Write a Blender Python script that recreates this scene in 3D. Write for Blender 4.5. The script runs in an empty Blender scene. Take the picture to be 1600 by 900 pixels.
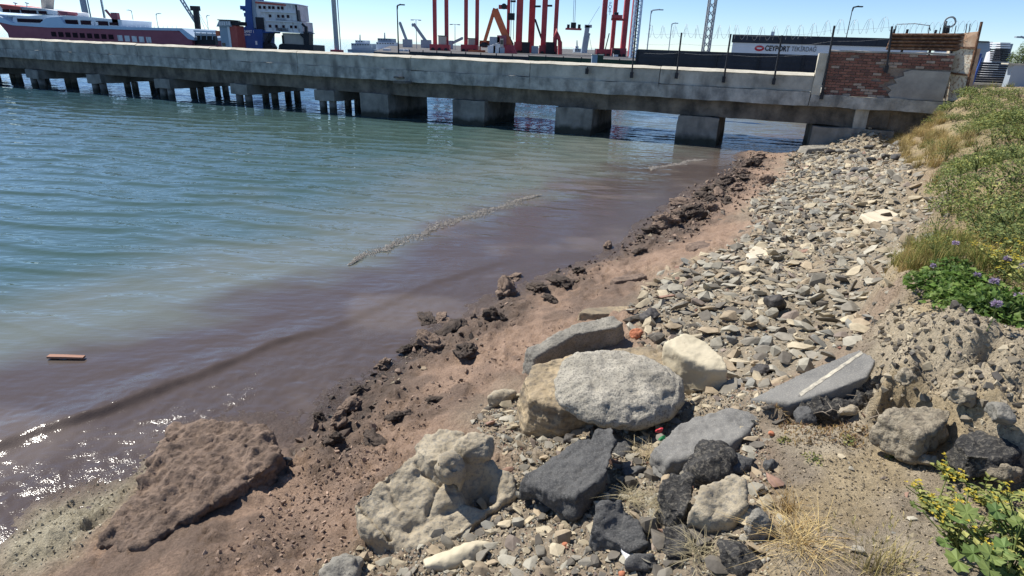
import bpy, bmesh, math, random
import numpy as np
from mathutils import Vector, Matrix

# ------------------------------------------------------------------ camera, sky, sun
scene = bpy.context.scene
F, H = 950.0, 3.0                                   # focal length in photo pixels, eye height above the water
ROLL, PITCH = math.radians(2.0), math.atan((450 - 70) / F)
FW = np.array([0, math.cos(PITCH), -math.sin(PITCH)])
R0 = np.array([1.0, 0, 0]); U0 = np.cross(R0, FW)
CR = math.cos(ROLL) * R0 + math.sin(ROLL) * U0
CU = -math.sin(ROLL) * R0 + math.cos(ROLL) * U0
CAM = np.array([0, 0, H])
cam = bpy.data.cameras.new('camera'); cam.sensor_width = 36; cam.lens = F / 1600 * 36
cam.clip_start = 0.05; cam.clip_end = 20000
camo = bpy.data.objects.new('camera', cam); scene.collection.objects.link(camo)
m = Matrix.Identity(4)
for i in range(3):
    m[i][0], m[i][1], m[i][2], m[i][3] = CR[i], CU[i], -FW[i], CAM[i]
camo.matrix_world = m
scene.camera = camo

SUN_AZ, SUN_EL = math.radians(-58), math.radians(52)   # azimuth from the viewing direction (+y), clockwise positive
world = bpy.data.worlds.new('World'); scene.world = world; world.use_nodes = True
nt = world.node_tree
sky = nt.nodes.new('ShaderNodeTexSky'); sky.sky_type = 'NISHITA'; sky.sun_disc = False
sky.sun_elevation = SUN_EL; sky.sun_rotation = SUN_AZ
sky.altitude = 2000; sky.air_density = 0.9; sky.dust_density = 0.0; sky.ozone_density = 6.0
bg = nt.nodes['Background']; bg.inputs['Strength'].default_value = 0.105
nt.links.new(sky.outputs[0], bg.inputs[0])
sl = bpy.data.lights.new('sun', 'SUN'); sl.energy = 4.7; sl.angle = math.radians(0.5); sl.color = (1, 0.95, 0.87)
so = bpy.data.objects.new('sun', sl); scene.collection.objects.link(so)
SD = Vector((math.sin(SUN_AZ) * math.cos(SUN_EL), math.cos(SUN_AZ) * math.cos(SUN_EL), math.sin(SUN_EL)))
so.rotation_euler = SD.to_track_quat('Z', 'Y').to_euler()
vs = scene.view_settings
vs.view_transform = 'Standard'; vs.look = 'None'; vs.gamma = 1; vs.exposure = 0.5; vs.use_curve_mapping = False

rng = np.random.default_rng(7)
random.seed(7)
COL = scene.collection

# ------------------------------------------------------------------ measuring: photo pixel -> place in the world
def ray(x, y):
    d = FW * F + CR * (x - 800) - CU * (y - 450)
    return d / np.linalg.norm(d)
def atz(x, y, z=0.0):
    d = ray(x, y); return CAM + d * ((z - H) / d[2])
def aty(x, y, Y):
    d = ray(x, y); return CAM + d * (Y / d[1])
def topx(p):
    v = np.asarray(p) - CAM
    z = np.maximum(v @ FW, 1e-3)
    return 800 + F * (v @ CR) / z, 450 - F * (v @ CU) / z

# ------------------------------------------------------------------ numpy noise
def _h(ix, iy, iz, s):
    n = (ix * 374761393 + iy * 668265263 + iz * 1274126177 + s * 974711) & 0xFFFFFFFF
    n = ((n ^ (n >> 13)) * 1274126177) & 0xFFFFFFFF
    n = n ^ (n >> 16)
    return (n & 0xFFFF) / 32767.5 - 1.0
def vnoise(p, seed=0):
    flat = not p[:, 2].any()
    f = np.floor(p); q = p - f; i = f.astype(np.int64)
    q = q * q * q * (q * (q * 6 - 15) + 10)
    out = 0
    for dx in (0, 1):
        wx = q[:, 0] if dx else 1 - q[:, 0]
        for dy in (0, 1):
            wy = q[:, 1] if dy else 1 - q[:, 1]
            for dz in ((0,) if flat else (0, 1)):
                wz = 1.0 if flat else (q[:, 2] if dz else 1 - q[:, 2])
                out = out + wx * wy * wz * _h(i[:, 0] + dx, i[:, 1] + dy, i[:, 2] + dz, seed)
    return out
def fbm(p, octs=4, seed=0, gain=0.5, ridged=False):
    a, s, t = 1.0, 0.0, 0.0; fl = not p[:, 2].any()
    for o in range(octs):
        n = vnoise(p * (2.03 ** o) + np.array([17.3 * o, 17.3 * o, 0 if fl else 17.3 * o]), seed + o)
        if ridged: n = 1 - 2 * np.abs(n)
        s = s + a * n; t += a; a *= gain
    return s / t
def xy0(x, y, k):
    return np.stack([x * k, y * k, np.zeros_like(x)], 1)
def sstep(a, b, x):
    t = np.clip((x - a) / (b - a), 0, 1); return t * t * (3 - 2 * t)

# ------------------------------------------------------------------ materials
def nodes(name):
    mt = bpy.data.materials.new(name); mt.use_nodes = True
    n = mt.node_tree.nodes; l = mt.node_tree.links
    return mt, n, l, n['Principled BSDF']
def ramp(n, stops):
    r = n.new('ShaderNodeValToRGB'); e = r.color_ramp.elements
    while len(e) < len(stops): e.new(0.5)
    for k, (pos, c) in enumerate(stops):
        e[k].position = pos; e[k].color = (*c, 1) if len(c) == 3 else c
    return r
def pmat(name, c1, c2, scale=4.0, rough=0.9, bump=0.3, bscale=40.0, speck=None, sscale=120.0, samt=0.4, metal=0.0, spec=0.3, attr=None, stretch=(1, 1, 1), bdist=0.01, streak=None, coords='world', tide=None):
    mt, n, l, b = nodes(name)
    if coords == 'world':
        g = n.new('ShaderNodeNewGeometry'); src = g.outputs['Position']
    else:
        g = n.new('ShaderNodeTexCoord'); src = g.outputs['Object']
    mp = n.new('ShaderNodeMapping'); mp.inputs['Scale'].default_value = stretch
    l.new(src, mp.inputs['Vector'])
    t = n.new('ShaderNodeTexNoise'); t.inputs['Scale'].default_value = scale; t.inputs['Detail'].default_value = 8; t.inputs['Roughness'].default_value = 0.65
    l.new(mp.outputs[0], t.inputs['Vector'])
    if attr:
        a = n.new('ShaderNodeAttribute'); a.attribute_name = attr
        r = ramp(n, [(0.3, (c1,) * 3 if np.isscalar(c1) else c1), (0.7, (c2,) * 3 if np.isscalar(c2) else c2)])
        l.new(t.outputs['Fac'], r.inputs[0])
        mx = n.new('ShaderNodeMix'); mx.data_type = 'RGBA'; mx.blend_type = 'MULTIPLY'; mx.inputs[0].default_value = 1
        l.new(a.outputs['Color'], mx.inputs[6]); l.new(r.outputs[0], mx.inputs[7]); out = mx.outputs[2]
    else:
        r = ramp(n, [(0.32, c1), (0.68, c2)]); l.new(t.outputs['Fac'], r.inputs[0]); out = r.outputs[0]
    if speck is not None:
        v = n.new('ShaderNodeTexNoise'); v.inputs['Scale'].default_value = sscale; v.inputs['Detail'].default_value = 3
        l.new(src, v.inputs['Vector'])
        rr = ramp(n, [(0.52, (0, 0, 0)), (0.60, (1, 1, 1))]); l.new(v.outputs['Fac'], rr.inputs[0])
        mu = n.new('ShaderNodeMath'); mu.operation = 'MULTIPLY'; mu.inputs[1].default_value = samt; l.new(rr.outputs[0], mu.inputs[0])
        m2 = n.new('ShaderNodeMix'); m2.data_type = 'RGBA'; l.new(mu.outputs[0], m2.inputs[0]); l.new(out, m2.inputs[6]); m2.inputs[7].default_value = (*speck, 1); out = m2.outputs[2]
    if streak is not None:
        mp2 = n.new('ShaderNodeMapping'); mp2.inputs['Scale'].default_value = (1.5, 1.5, 0.55); l.new(src, mp2.inputs['Vector'])
        v = n.new('ShaderNodeTexNoise'); v.inputs['Scale'].default_value = 1.6; v.inputs['Detail'].default_value = 6; l.new(mp2.outputs[0], v.inputs['Vector'])
        rr = ramp(n, [(0.5, (0, 0, 0)), (0.72, (0.7, 0.7, 0.7))]); l.new(v.outputs['Fac'], rr.inputs[0])
        m2 = n.new('ShaderNodeMix'); m2.data_type = 'RGBA'; l.new(rr.outputs[0], m2.inputs[0]); l.new(out, m2.inputs[6]); m2.inputs[7].default_value = (*streak, 1); out = m2.outputs[2]
    if tide is not None:
        sx = n.new('ShaderNodeSeparateXYZ'); l.new(src, sx.inputs[0]); tn = n.new('ShaderNodeTexNoise'); tn.inputs['Scale'].default_value = 3; tn.inputs['Detail'].default_value = 5; l.new(src, tn.inputs['Vector'])
        ad = n.new('ShaderNodeMath'); ad.operation = 'MULTIPLY_ADD'; ad.inputs[1].default_value = .35; l.new(tn.outputs['Fac'], ad.inputs[0]); l.new(sx.outputs[2], ad.inputs[2])
        mr_ = n.new('ShaderNodeMapRange'); mr_.inputs['From Min'].default_value = .34; mr_.inputs['From Max'].default_value = .52; mr_.inputs['To Min'].default_value = .85; mr_.inputs['To Max'].default_value = 0; l.new(ad.outputs[0], mr_.inputs['Value'])
        m3 = n.new('ShaderNodeMix'); m3.data_type = 'RGBA'; l.new(mr_.outputs[0], m3.inputs[0]); l.new(out, m3.inputs[6]); m3.inputs[7].default_value = (*tide, 1); out = m3.outputs[2]
    l.new(out, b.inputs['Base Color'])
    b.inputs['Roughness'].default_value = rough; b.inputs['Metallic'].default_value = metal
    b.inputs['Specular IOR Level'].default_value = spec
    if bump:
        t2 = n.new('ShaderNodeTexNoise'); t2.inputs['Scale'].default_value = bscale; t2.inputs['Detail'].default_value = 6; t2.inputs['Roughness'].default_value = 0.7
        l.new(src, t2.inputs['Vector'])
        bp = n.new('ShaderNodeBump'); bp.inputs['Strength'].default_value = bump; bp.inputs['Distance'].default_value = bdist
        l.new(t2.outputs['Fac'], bp.inputs['Height']); l.new(bp.outputs[0], b.inputs['Normal'])
    return mt

M = {}
M['concrete'] = pmat('weathered_concrete', (.26, .255, .225), (.54, .52, .455), 1.2, .95, .6, 18, streak=(.10, .10, .095), bdist=.02)
M['concrete_beam'] = pmat('stained_concrete_beam', (.18, .185, .175), (.54, .53, .48), 2.3, .95, .6, 16, streak=(.10, .10, .095), bdist=.02)
M['concrete_dark'] = pmat('dark_concrete', (.07, .065, .058), (.24, .21, .17), 1.8, .9, .6, 14, streak=(.03, .027, .025), bdist=.03)  # darker concrete for the recessed girders, abutment and broken ledges
M['concrete_top'] = pmat('pale_coping_concrete', (.45, .42, .34), (.62, .58, .48), 3, .9, .4, 30)
M['block'] = pmat('pier_block_concrete', (.16, .155, .14), (.32, .305, .27), 1.6, .9, .4, 20, streak=(.06, .06, .055), bdist=.02, tide=(.022, .026, .016))
M['plaster'] = pmat('grey_plaster', (.25, .24, .22), (.40, .38, .34), 2.2, .95, .25, 30)
M['cream'] = pmat('cream_painted_concrete', (.60, .54, .42), (.75, .69, .57), 3, .9, .5, 25, speck=(.30, .18, .11), sscale=14, samt=.7)
M['mortar'] = pmat('old_mortar', (.15, .12, .10), (.30, .25, .21), 6, .95, .4, 60)
M['rust'] = pmat('rusted_sheet', (.07, .038, .026), (.20, .105, .06), 3.5, .85, .3, 50, speck=(.30, .20, .13), sscale=12, samt=.5)
M['rust_light'] = pmat('rusted_pale_sheet', (.33, .17, .09), (.55, .42, .30), 4, .85, .3, 50)
M['dark_metal'] = pmat('dark_steel', (.018, .02, .024), (.04, .042, .05), 5, .55, .1, 60, metal=.3)
M['navy_metal'] = pmat('dark_slate_sheet', (.020, .024, .034), (.032, .036, .048), 2, .5, .05, 40)
M['grey_steel'] = pmat('galvanised_steel', (.30, .32, .34), (.42, .44, .46), 3, .5, .05, 40, metal=.4)
M['wire'] = pmat('dull_wire', (.22, .24, .26), (.32, .34, .36), 6, .6, 0, metal=.5)
M['crane_red'] = pmat('crane_red_paint', (.38, .05, .065), (.50, .085, .09), .8, .55, .03, 20)
M['orange'] = pmat('machine_orange', (.55, .12, .05), (.66, .18, .08), 1.5, .5, .03, 20)
M['maroon'] = pmat('maroon_hull_paint', (.30, .085, .11), (.37, .12, .145), .6, .6, .03, 10)
M['shipwhite'] = pmat('ship_white_paint', (.74, .77, .80), (.85, .87, .88), .5, .6, .03, 10)
M['paleblue'] = pmat('pale_blue_ship_paint', (.46, .60, .74), (.56, .68, .80), .4, .6, .03, 10)
M['shipblue'] = pmat('deep_blue_hull_paint', (.03, .075, .24), (.045, .11, .32), .5, .55, .03, 10)
M['offwhite'] = pmat('dirty_white_paint', (.60, .60, .61), (.82, .81, .79), .6, .7, .03, 10, streak=(.30, .24, .2))
M['glass'] = pmat('dark_window_glass', (.012, .016, .02), (.03, .035, .04), 1, .15, 0, spec=.5)
M['redroof'] = pmat('faded_red_roof', (.42, .08, .07), (.52, .13, .10), 1, .7, .03, 10)
M['beige'] = pmat('beige_cabin', (.45, .40, .34), (.55, .50, .43), 1, .7, .03, 10)
M['haze_grey'] = pmat('pale_grey_blue_paint', (.28, .34, .40), (.38, .44, .50), .4, .7, .03, 10)
M['white'] = pmat('white_cladding', (.70, .71, .73), (.78, .79, .80), .5, .6, .02, 10)
M['black'] = pmat('black_lettering', (.015, .015, .018), (.025, .025, .028), 3, .6, 0)
M['letter_grey'] = pmat('grey_lettering', (.14, .14, .15), (.18, .18, .19), 3, .6, 0)
M['logo_red'] = pmat('red_logo', (.5, .02, .04), (.58, .03, .05), 3, .5, 0)
M['blue_bar'] = pmat('blue_painted_steel', (.03, .07, .26), (.05, .12, .38), 4, .5, .05, 30)
M['quay'] = pmat('quay_paving', (.09, .09, .09), (.15, .145, .14), .5, .95, .1, 10)
M['hedge_green'] = pmat('green_mesh_screen', (.035, .06, .04), (.06, .085, .05), 1, .9, .2, 8)

# ------------------------------------------------------------------ objects
def reg(o, label=None, cat=None, group=None, kind=None):
    if label: o['label'] = label
    if cat: o['category'] = cat
    if group: o['group'] = group
    if kind: o['kind'] = kind
    return o
def thing(name, label, cat, loc=(0, 0, 0), group=None):
    o = bpy.data.objects.new(name, None); o.location = Vector([float(c) for c in loc]); COL.objects.link(o)
    return reg(o, label, cat, group)
def mk(name, verts, faces, mat, parent=None, smooth=False, col=None):
    verts = np.asarray(verts, dtype=np.float64).reshape(-1, 3)
    if parent is not None:
        q = parent; off = np.zeros(3)
        while q is not None:
            off += np.array(q.location); q = q.parent
        verts = verts - off
    me = bpy.data.meshes.new(name)
    if isinstance(faces, np.ndarray):
        k = faces.shape[1]
        me.vertices.add(len(verts)); me.vertices.foreach_set('co', verts.ravel())
        me.loops.add(faces.size); me.loops.foreach_set('vertex_index', faces.ravel().astype(np.int32))
        me.polygons.add(len(faces))
        me.polygons.foreach_set('loop_start', np.arange(0, faces.size, k, dtype=np.int32))
        me.polygons.foreach_set('loop_total', np.full(len(faces), k, dtype=np.int32))
        me.update(calc_edges=True)
    else:
        me.from_pydata([tuple(v) for v in verts], [], faces); me.update()
    me.polygons.foreach_set('use_smooth', np.full(len(me.polygons), bool(smooth)))
    if col is not None:
        col = np.asarray(col, dtype=np.float64)
        a = me.color_attributes.new('col', 'FLOAT_COLOR', 'POINT')
        c4 = np.ones((len(verts), 4)); c4[:, :3] = col; a.data.foreach_set('color', c4.ravel())
    if mat is not None: me.materials.append(M[mat] if isinstance(mat, str) else mat)
    o = bpy.data.objects.new(name, me); COL.objects.link(o)
    if parent is not None: o.parent = parent
    return o
class MB:
    def __init__(s): s.v = []; s.f = []
    def add(s, vs, fs):
        k = len(s.v); s.v += [tuple(map(float, v)) for v in vs]; s.f += [tuple(i + k for i in f) for f in fs]; return s
    def frame(s, c, ax, size):
        c = np.asarray(c, float); X, Y, Z = [np.asarray(a, float) for a in ax]; hx, hy, hz = [q / 2 for q in size]
        vs = [c + X * sx * hx + Y * sy * hy + Z * sz * hz for sz in (-1, 1) for sy in (-1, 1) for sx in (-1, 1)]
        return s.add(vs, [(0, 2, 3, 1), (4, 5, 7, 6), (0, 1, 5, 4), (2, 6, 7, 3), (0, 4, 6, 2), (1, 3, 7, 5)])
    def box(s, c, size, rz=0.0):
        return s.frame(c, ((math.cos(rz), math.sin(rz), 0), (-math.sin(rz), math.cos(rz), 0), (0, 0, 1)), size)
    def beam(s, p0, p1, w, h, up=(0, 0, 1)):
        p0 = np.asarray(p0, float); p1 = np.asarray(p1, float); d = p1 - p0; L = np.linalg.norm(d); d /= L
        if abs(d @ np.asarray(up, float)) > .98: up = (0, 1, 0)
        sd = np.cross(d, up); sd /= np.linalg.norm(sd); u = np.cross(sd, d)
        return s.frame((p0 + p1) / 2, (sd, d, u), (w, L, h))
    def cyl(s, p0, p1, r0, r1=None, n=10, cap=True):
        r1 = r0 if r1 is None else r1
        p0 = np.asarray(p0, float); p1 = np.asarray(p1, float); d = p1 - p0; d = d / np.linalg.norm(d)
        a = np.cross(d, (0, 0, 1) if abs(d[2]) < .95 else (0, 1, 0)); a /= np.linalg.norm(a); b = np.cross(d, a)
        vs = [p + r * (a * math.cos(t) + b * math.sin(t)) for p, r in ((p0, r0), (p1, r1)) for t in [2 * math.pi * k / n for k in range(n)]]
        fs = [(k, (k + 1) % n, n + (k + 1) % n, n + k) for k in range(n)]
        if cap: fs += [tuple(range(n))[::-1], tuple(range(n, 2 * n))]
        return s.add(vs, fs)
    def tube(s, pts, r, n=6):
        pts = [np.asarray(p, float) for p in pts]; k0 = len(s.v)
        for i, p in enumerate(pts):
            d = pts[min(i + 1, len(pts) - 1)] - pts[max(i - 1, 0)]; d = d / (np.linalg.norm(d) + 1e-9)
            a = np.cross(d, (0, 0, 1) if abs(d[2]) < .95 else (0, 1, 0)); a /= np.linalg.norm(a); b = np.cross(d, a)
            rr = r[i] if hasattr(r, '__len__') else r
            s.v += [tuple(p + rr * (a * math.cos(t) + b * math.sin(t))) for t in [2 * math.pi * j / n for j in range(n)]]
        for i in range(len(pts) - 1):
            for j in range(n):
                a0 = k0 + i * n; s.f.append((a0 + j, a0 + (j + 1) % n, a0 + n + (j + 1) % n, a0 + n + j))
        return s
    def prism(s, poly, off):
        poly = [np.asarray(p, float) for p in poly]; off = np.asarray(off, float); n = len(poly)
        return s.add(poly + [p + off for p in poly], [tuple(range(n))[::-1], tuple(range(n, 2 * n))] + [(k, (k + 1) % n, n + (k + 1) % n, n + k) for k in range(n)])
    def build(s, name, mat, parent=None, smooth=False):
        return mk(name, s.v, s.f, mat, parent, smooth)
def place(src, parent=None, loc=None, rot=None, scale=None):
    o = src.copy(); COL.objects.link(o); o.parent = parent
    if loc is not None: o.location = Vector([float(c) for c in loc])
    if rot is not None: o.rotation_euler = rot
    if scale is not None: o.scale = scale
    return o

# ------------------------------------------------------------------ terrain
CP = [  # (photo x, photo y, height above the water)
 (0,850,0),(60,792,0),(200,742,0),(250,685,0),(350,652,0),(435,650,0),(460,690,.02),(500,640,0),(530,602,0),(620,562,0),(645,530,0),(700,502,0),(740,472,0),(800,450,0),(880,420,0),(960,390,0),(1000,350,0),(1040,322,0),(1090,290,0),(1150,252,0),(1180,237,0),(1245,237,.04),
 (0,700,-.07),(200,630,-.07),(400,560,-.07),(600,460,-.09),(800,350,-.15),(1000,270,-.2),(1130,236,-.15),(0,600,-.2),(300,450,-.4),(600,330,-.5),(900,240,-.5),(0,400,-.7),(0,250,-1),(300,200,-1),(600,200,-1),
 (330,740,.10),(450,850,.26),(300,880,.28),(130,880,.10),(0,895,.05),(560,720,.18),(600,640,.10),(700,600,.17),(760,540,.11),(860,480,.10),(960,440,.12),(1050,400,.15),(1110,350,.12),(1200,280,.10),(1215,245,.09),(480,760,.12),(380,700,.06),
 (900,580,.34),(1000,510,.40),(1100,480,.50),(1200,450,.60),(1300,420,.66),(1150,385,.35),(1300,350,.58),(1400,350,.76),(1250,300,.32),(1350,270,.48),(1300,238,.30),(1370,218,.42),(1250,520,.74),(1330,500,.84),(1150,570,.66),(1060,610,.62),
 (1385,440,.95),(1440,440,1.28),(1425,320,.86),(1475,310,1.35),(1560,300,1.72),(1600,260,1.90),(1440,215,.85),(1475,190,1.35),(1500,158,1.90),(1405,195,.52),(1560,200,1.95),(1600,160,2.10),(1530,142,2.08),(1600,400,1.66),(1550,460,1.52),(1600,530,1.50),(1450,500,1.36),(1430,260,.85),(1480,250,1.45),
 (1375,500,1.08),(1400,540,1.28),(1480,575,1.36),(1600,610,1.42),(1260,650,1.08),(1370,672,1.06),(1440,700,1.06),(1600,765,1.14),(1440,655,1.12),(1520,690,1.2),
 (1300,730,1.05),(1400,770,1.09),(1200,690,.98),(1250,850,1.13),(1400,880,1.18),(1550,860,1.25),(1190,625,.92),(1290,590,1.02),(1340,560,1.16),
 (1000,680,.58),(900,700,.5),(900,780,.62),(1000,850,.80),(850,870,.64),(700,800,.36),(700,885,.46),(600,885,.36),(1100,720,.86),(1100,850,.94),(800,700,.38),(800,780,.46),(780,640,.30),(850,640,.36),(560,860,.32),(1000,620,.5),(950,560,.4)]
PTS = [(*atz(x, y, z)[:2], z) for x, y, z in CP]
PTS += [(-3, .2, -.05), (-1.5, -.2, .25), (-.5, -.3, .8), (.6, -.3, 1.25), (1.8, -.2, 1.35), (3.5, 0, 1.5), (6, 1, 1.65), (9, 4, 1.9), (14, 8, 2.1), (20, 16, 2.1), (30, 24, 2.1), (16, 20, 2.1), (13.2, 18.6, 2.05), (12.2, 18.2, 1.75), (11, 19.6, .75), (10.4, 21, .15), (9.5, 24, -.4), (12, 23.5, -.3), (14, 24, 1.9), (25, 30, 2.0), (-5, 1, -.5), (-9, 3, -1), (-30, 20, -1), (-20, 8, -1), (0, 30, -1), (-20, 40, -1)]
PTS = np.array(PTS)
YO = 1.6
def warp(x, y):
    yy = np.maximum(np.asarray(y, float) + YO, .15)
    return np.asarray(x, float) / yy * 2.0, np.log(yy) * 2.0
_pu, _pv = warp(PTS[:, 0], PTS[:, 1])
_D = np.hypot(_pu[:, None] - _pu[None], _pv[:, None] - _pv[None])
_A = np.zeros((len(PTS) + 3,) * 2); _A[:len(PTS), :len(PTS)] = -_D - np.eye(len(PTS)) * .04
_A[:len(PTS), -3:] = np.stack([np.ones_like(_pu), _pu, _pv], 1); _A[-3:, :len(PTS)] = _A[:len(PTS), -3:].T
_W = np.linalg.solve(_A, np.append(PTS[:, 2], [0, 0, 0]))
def hbase(x, y):
    u, v = warp(np.atleast_1d(x), np.atleast_1d(y)); z = _W[-3] + _W[-2] * u + _W[-1] * v
    for k in range(len(PTS)):
        z = z - _W[k] * np.hypot(u - _pu[k], v - _pv[k])
    return z
NU, NV = 860, 640
GU = np.linspace(-2.9, 3.3, NU); GV = np.linspace(2 * math.log(.9), 2 * math.log(37), NV)
UU, VV = np.meshgrid(GU, GV)
TY = np.exp(VV / 2) - YO; TX = UU / 2 * (TY + YO)
tx, ty = TX.ravel(), TY.ravel()
# control heights are interpolated on a coarse grid, then refined
def bil(A, u, v):
    fu = np.clip((u - GU[0]) / (GU[-1] - GU[0]) * (A.shape[1] - 1), 0, A.shape[1] - 1.001); fv = np.clip((v - GV[0]) / (GV[-1] - GV[0]) * (A.shape[0] - 1), 0, A.shape[0] - 1.001)
    i = fu.astype(int); j = fv.astype(int); a = fu - i; b = fv - j
    return (A[j, i] * (1 - a) + A[j, i + 1] * a) * (1 - b) + (A[j + 1, i] * (1 - a) + A[j + 1, i + 1] * a) * b
_cu, _cv = np.meshgrid(GU[np.linspace(0, NU - 1, 287).round().astype(int)], GV[np.linspace(0, NV - 1, 214).round().astype(int)])
_cy = np.exp(_cv / 2) - YO
_cz = hbase((_cu / 2 * (_cy + YO)).ravel(), _cy.ravel()).reshape(_cu.shape)
for _ in range(2):
    _cz[1:-1, 1:-1] = (_cz[1:-1, 1:-1] * 4 + _cz[:-2, 1:-1] + _cz[2:, 1:-1] + _cz[1:-1, :-2] + _cz[1:-1, 2:]) / 8
tz = bil(_cz, UU.ravel(), VV.ravel())
BASE = tz.reshape(NV, NU).copy()
def hb(x, y):
    return bil(BASE, *warp(x, y))
def hit(px, py, A=None):
    d = ray(px, py); A = BASE if A is None else A
    t = np.concatenate([np.arange(1.2, 12, .01), np.arange(12, 60, .05)])
    p = CAM[None] + d[None] * t[:, None]
    below = p[:, 2] < np.maximum(bil(A, *warp(p[:, 0], p[:, 1])), -.02)
    k = np.argmax(below) if below.any() else len(t) - 1
    return p[k]
def poly_sd(px_poly, x, y):
    """signed distance (positive inside, in warped ground units) to a ground patch"""
    q = np.array([hit(*p)[:2] for p in px_poly]); qu, qv = warp(q[:, 0], q[:, 1]); u, v = warp(x, y)
    d = np.full(u.shape, 1e9); ins = np.zeros(u.shape, bool); n = len(q)
    for i in range(n):
        ax, ay, bx, by = qu[i], qv[i], qu[(i + 1) % n], qv[(i + 1) % n]
        ex, ey = bx - ax, by - ay; wx, wy = u - ax, v - ay
        t = np.clip((wx * ex + wy * ey) / (ex * ex + ey * ey + 1e-12), 0, 1)
        d = np.minimum(d, np.hypot(wx - ex * t, wy - ey * t))
        c = (ay > v) != (by > v)
        with np.errstate(divide='ignore', invalid='ignore'):
            ins ^= c & (u < (bx - ax) * (v - ay) / (by - ay + 1e-12) + ax)
    return np.where(ins, d, -d)
POLY = dict(
 mud=[(450,700),(500,632),(560,582),(650,545),(740,495),(820,470),(880,425),(960,393),(1000,355),(1050,322),(1100,286),(1185,238),(1175,290),(1120,340),(1080,375),(1000,400),(920,435),(850,470),(800,510),(740,545),(680,570),(640,590),(610,650),(560,720),(500,750)],
 sand=[(0,850),(60,792),(200,742),(255,690),(240,745),(190,800),(110,880),(60,900),(0,900)],
 pebble=[(985,500),(1010,450),(1070,415),(1150,385),(1190,345),(1165,330),(1200,300),(1230,270),(1250,235),(1385,205),(1420,250),(1440,290),(1470,330),(1440,400),(1385,440),(1365,500),(1330,545),(1180,615),(1100,610),(1000,540)],
 rubble=[(480,900),(560,850),(640,870),(760,780),(800,720),(740,660),(790,610),(860,640),(1000,600),(1130,605),(1190,620),(1190,680),(1210,780),(1200,900)],
 dirt=[(1110,640),(1185,615),(1330,545),(1365,500),(1400,430),(1470,430),(1640,480),(1640,960),(1120,960),(1190,820),(1200,700)],
 bank=[(1385,205),(1420,250),(1440,290),(1470,330),(1430,400),(1400,430),(1470,480),(1640,560),(1640,120),(1540,135),(1470,150)])
nz1 = fbm(xy0(tx, ty, 1.7), 4, 3) * .35
Zn = {}
for k, p in POLY.items():
    soft = .10 if k in ('pebble', 'rubble', 'bank') else .07
    Zn[k] = sstep(-soft, soft, poly_sd(p, tx, ty) + nz1 * (.22 if k != 'sand' else .12))
land = sstep(-.02, .06, tz)
f1 = fbm(xy0(tx, ty, 5.0), 4, 11); f2 = fbm(xy0(tx, ty, 17.0), 4, 12, .6); f3 = fbm(xy0(tx, ty, 3.0), 5, 13, .55, ridged=True); f4 = fbm(xy0(tx, ty, 45.), 3, 15, .6)
near = sstep(16, 5, ty)
cl2 = fbm(xy0(tx, ty, 8.0), 3, 18, .55, ridged=True)
amp_mud = .050 * f1 + .040 * f2 + .018 * f4 + .040 * cl2
patchy = sstep(-.25, .25, fbm(xy0(tx, ty, .9), 3, 19))
clay_a = .030 * f1 + (.010 + .024 * patchy) * f2 + (.006 + .012 * patchy) * f4 + (.006 + .028 * patchy) * cl2
dirt_a = .020 * f1 + .010 * f2 + .005 * f4
slope = np.hypot(*np.gradient(BASE, axis=(0, 1))).ravel()
gx = np.gradient(BASE, axis=1) / np.maximum(np.gradient(TX, axis=1), 1e-4); gy = np.gradient(BASE, axis=0) / np.maximum(np.gradient(TY, axis=0), 1e-4)
steep = sstep(.35, .9, np.hypot(gx, gy).ravel()) * land
w_d = np.maximum(Zn['dirt'], Zn['bank'] * .8)
add = clay_a * (1 - Zn['mud']) + amp_mud * Zn['mud']
add = add * (1 - w_d) + dirt_a * w_d
add = add + Zn['sand'] * (.035 * f1 + .02 * f2 + .03 * cl2)
add = add + steep * w_d * (.085 * f3 + .05 * fbm(xy0(tx, ty, 9.0), 4, 21, .6, ridged=True))
# gullies and ledges in the clay near the camera
gul = fbm(xy0(tx * 1.0 + ty * .6, ty * .5 - tx * .3, 1.6), 4, 31, .5, ridged=True)
add = add + (1 - w_d) * land * .04 * gul * (1 - Zn['pebble'])
tz = tz + add * (0.25 + .75 * land)
# dried crust breaking into low ledges
qz = (tz + .07 * f1 + .05 * f3) / .075; fr = qz - np.floor(qz)
tz = tz + .034 * (sstep(.0, .16, fr) - fr) * land * (1 - w_d) * (1 - Zn['pebble']) * (1 - Zn['rubble']) * sstep(-.3, .15, fbm(xy0(tx, ty, 1.1), 3, 23))
def ridge(line, amp, fall, sgn=1):
    q = np.array([hit(*p)[:2] for p in line]); best = np.full(tx.shape, 1e9); sg = np.zeros(tx.shape)
    for i in range(len(q) - 1):
        e = q[i + 1] - q[i]; Ln = np.hypot(*e); ax, ay = tx - q[i, 0], ty - q[i, 1]; t = np.clip((ax * e[0] + ay * e[1]) / Ln ** 2, 0, 1); d = np.hypot(ax - e[0] * t, ay - e[1] * t); s_ = (ay * e[0] - ax * e[1]) / Ln
        m_ = d < best; best = np.where(m_, d, best); sg = np.where(m_, np.sign(s_), sg)
    d = best * sg * sgn + .12 * f1 + .03 * f2
    return amp * sstep(-.04, .10, d) * np.exp(-np.maximum(d, 0) / fall) * sstep(.9, .5, best)
near_r = (tx > .8) & (ty < 5) & (ty > .8)
tz = tz + ridge([(1378, 664), (1395, 672), (1440, 696), (1480, 690), (1540, 722), (1640, 756)], .24, .6) * near_r
tz = tz + ridge([(1405, 545), (1425, 580), (1460, 592), (1520, 600), (1640, 640)], .15, .5) * near_r
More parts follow.
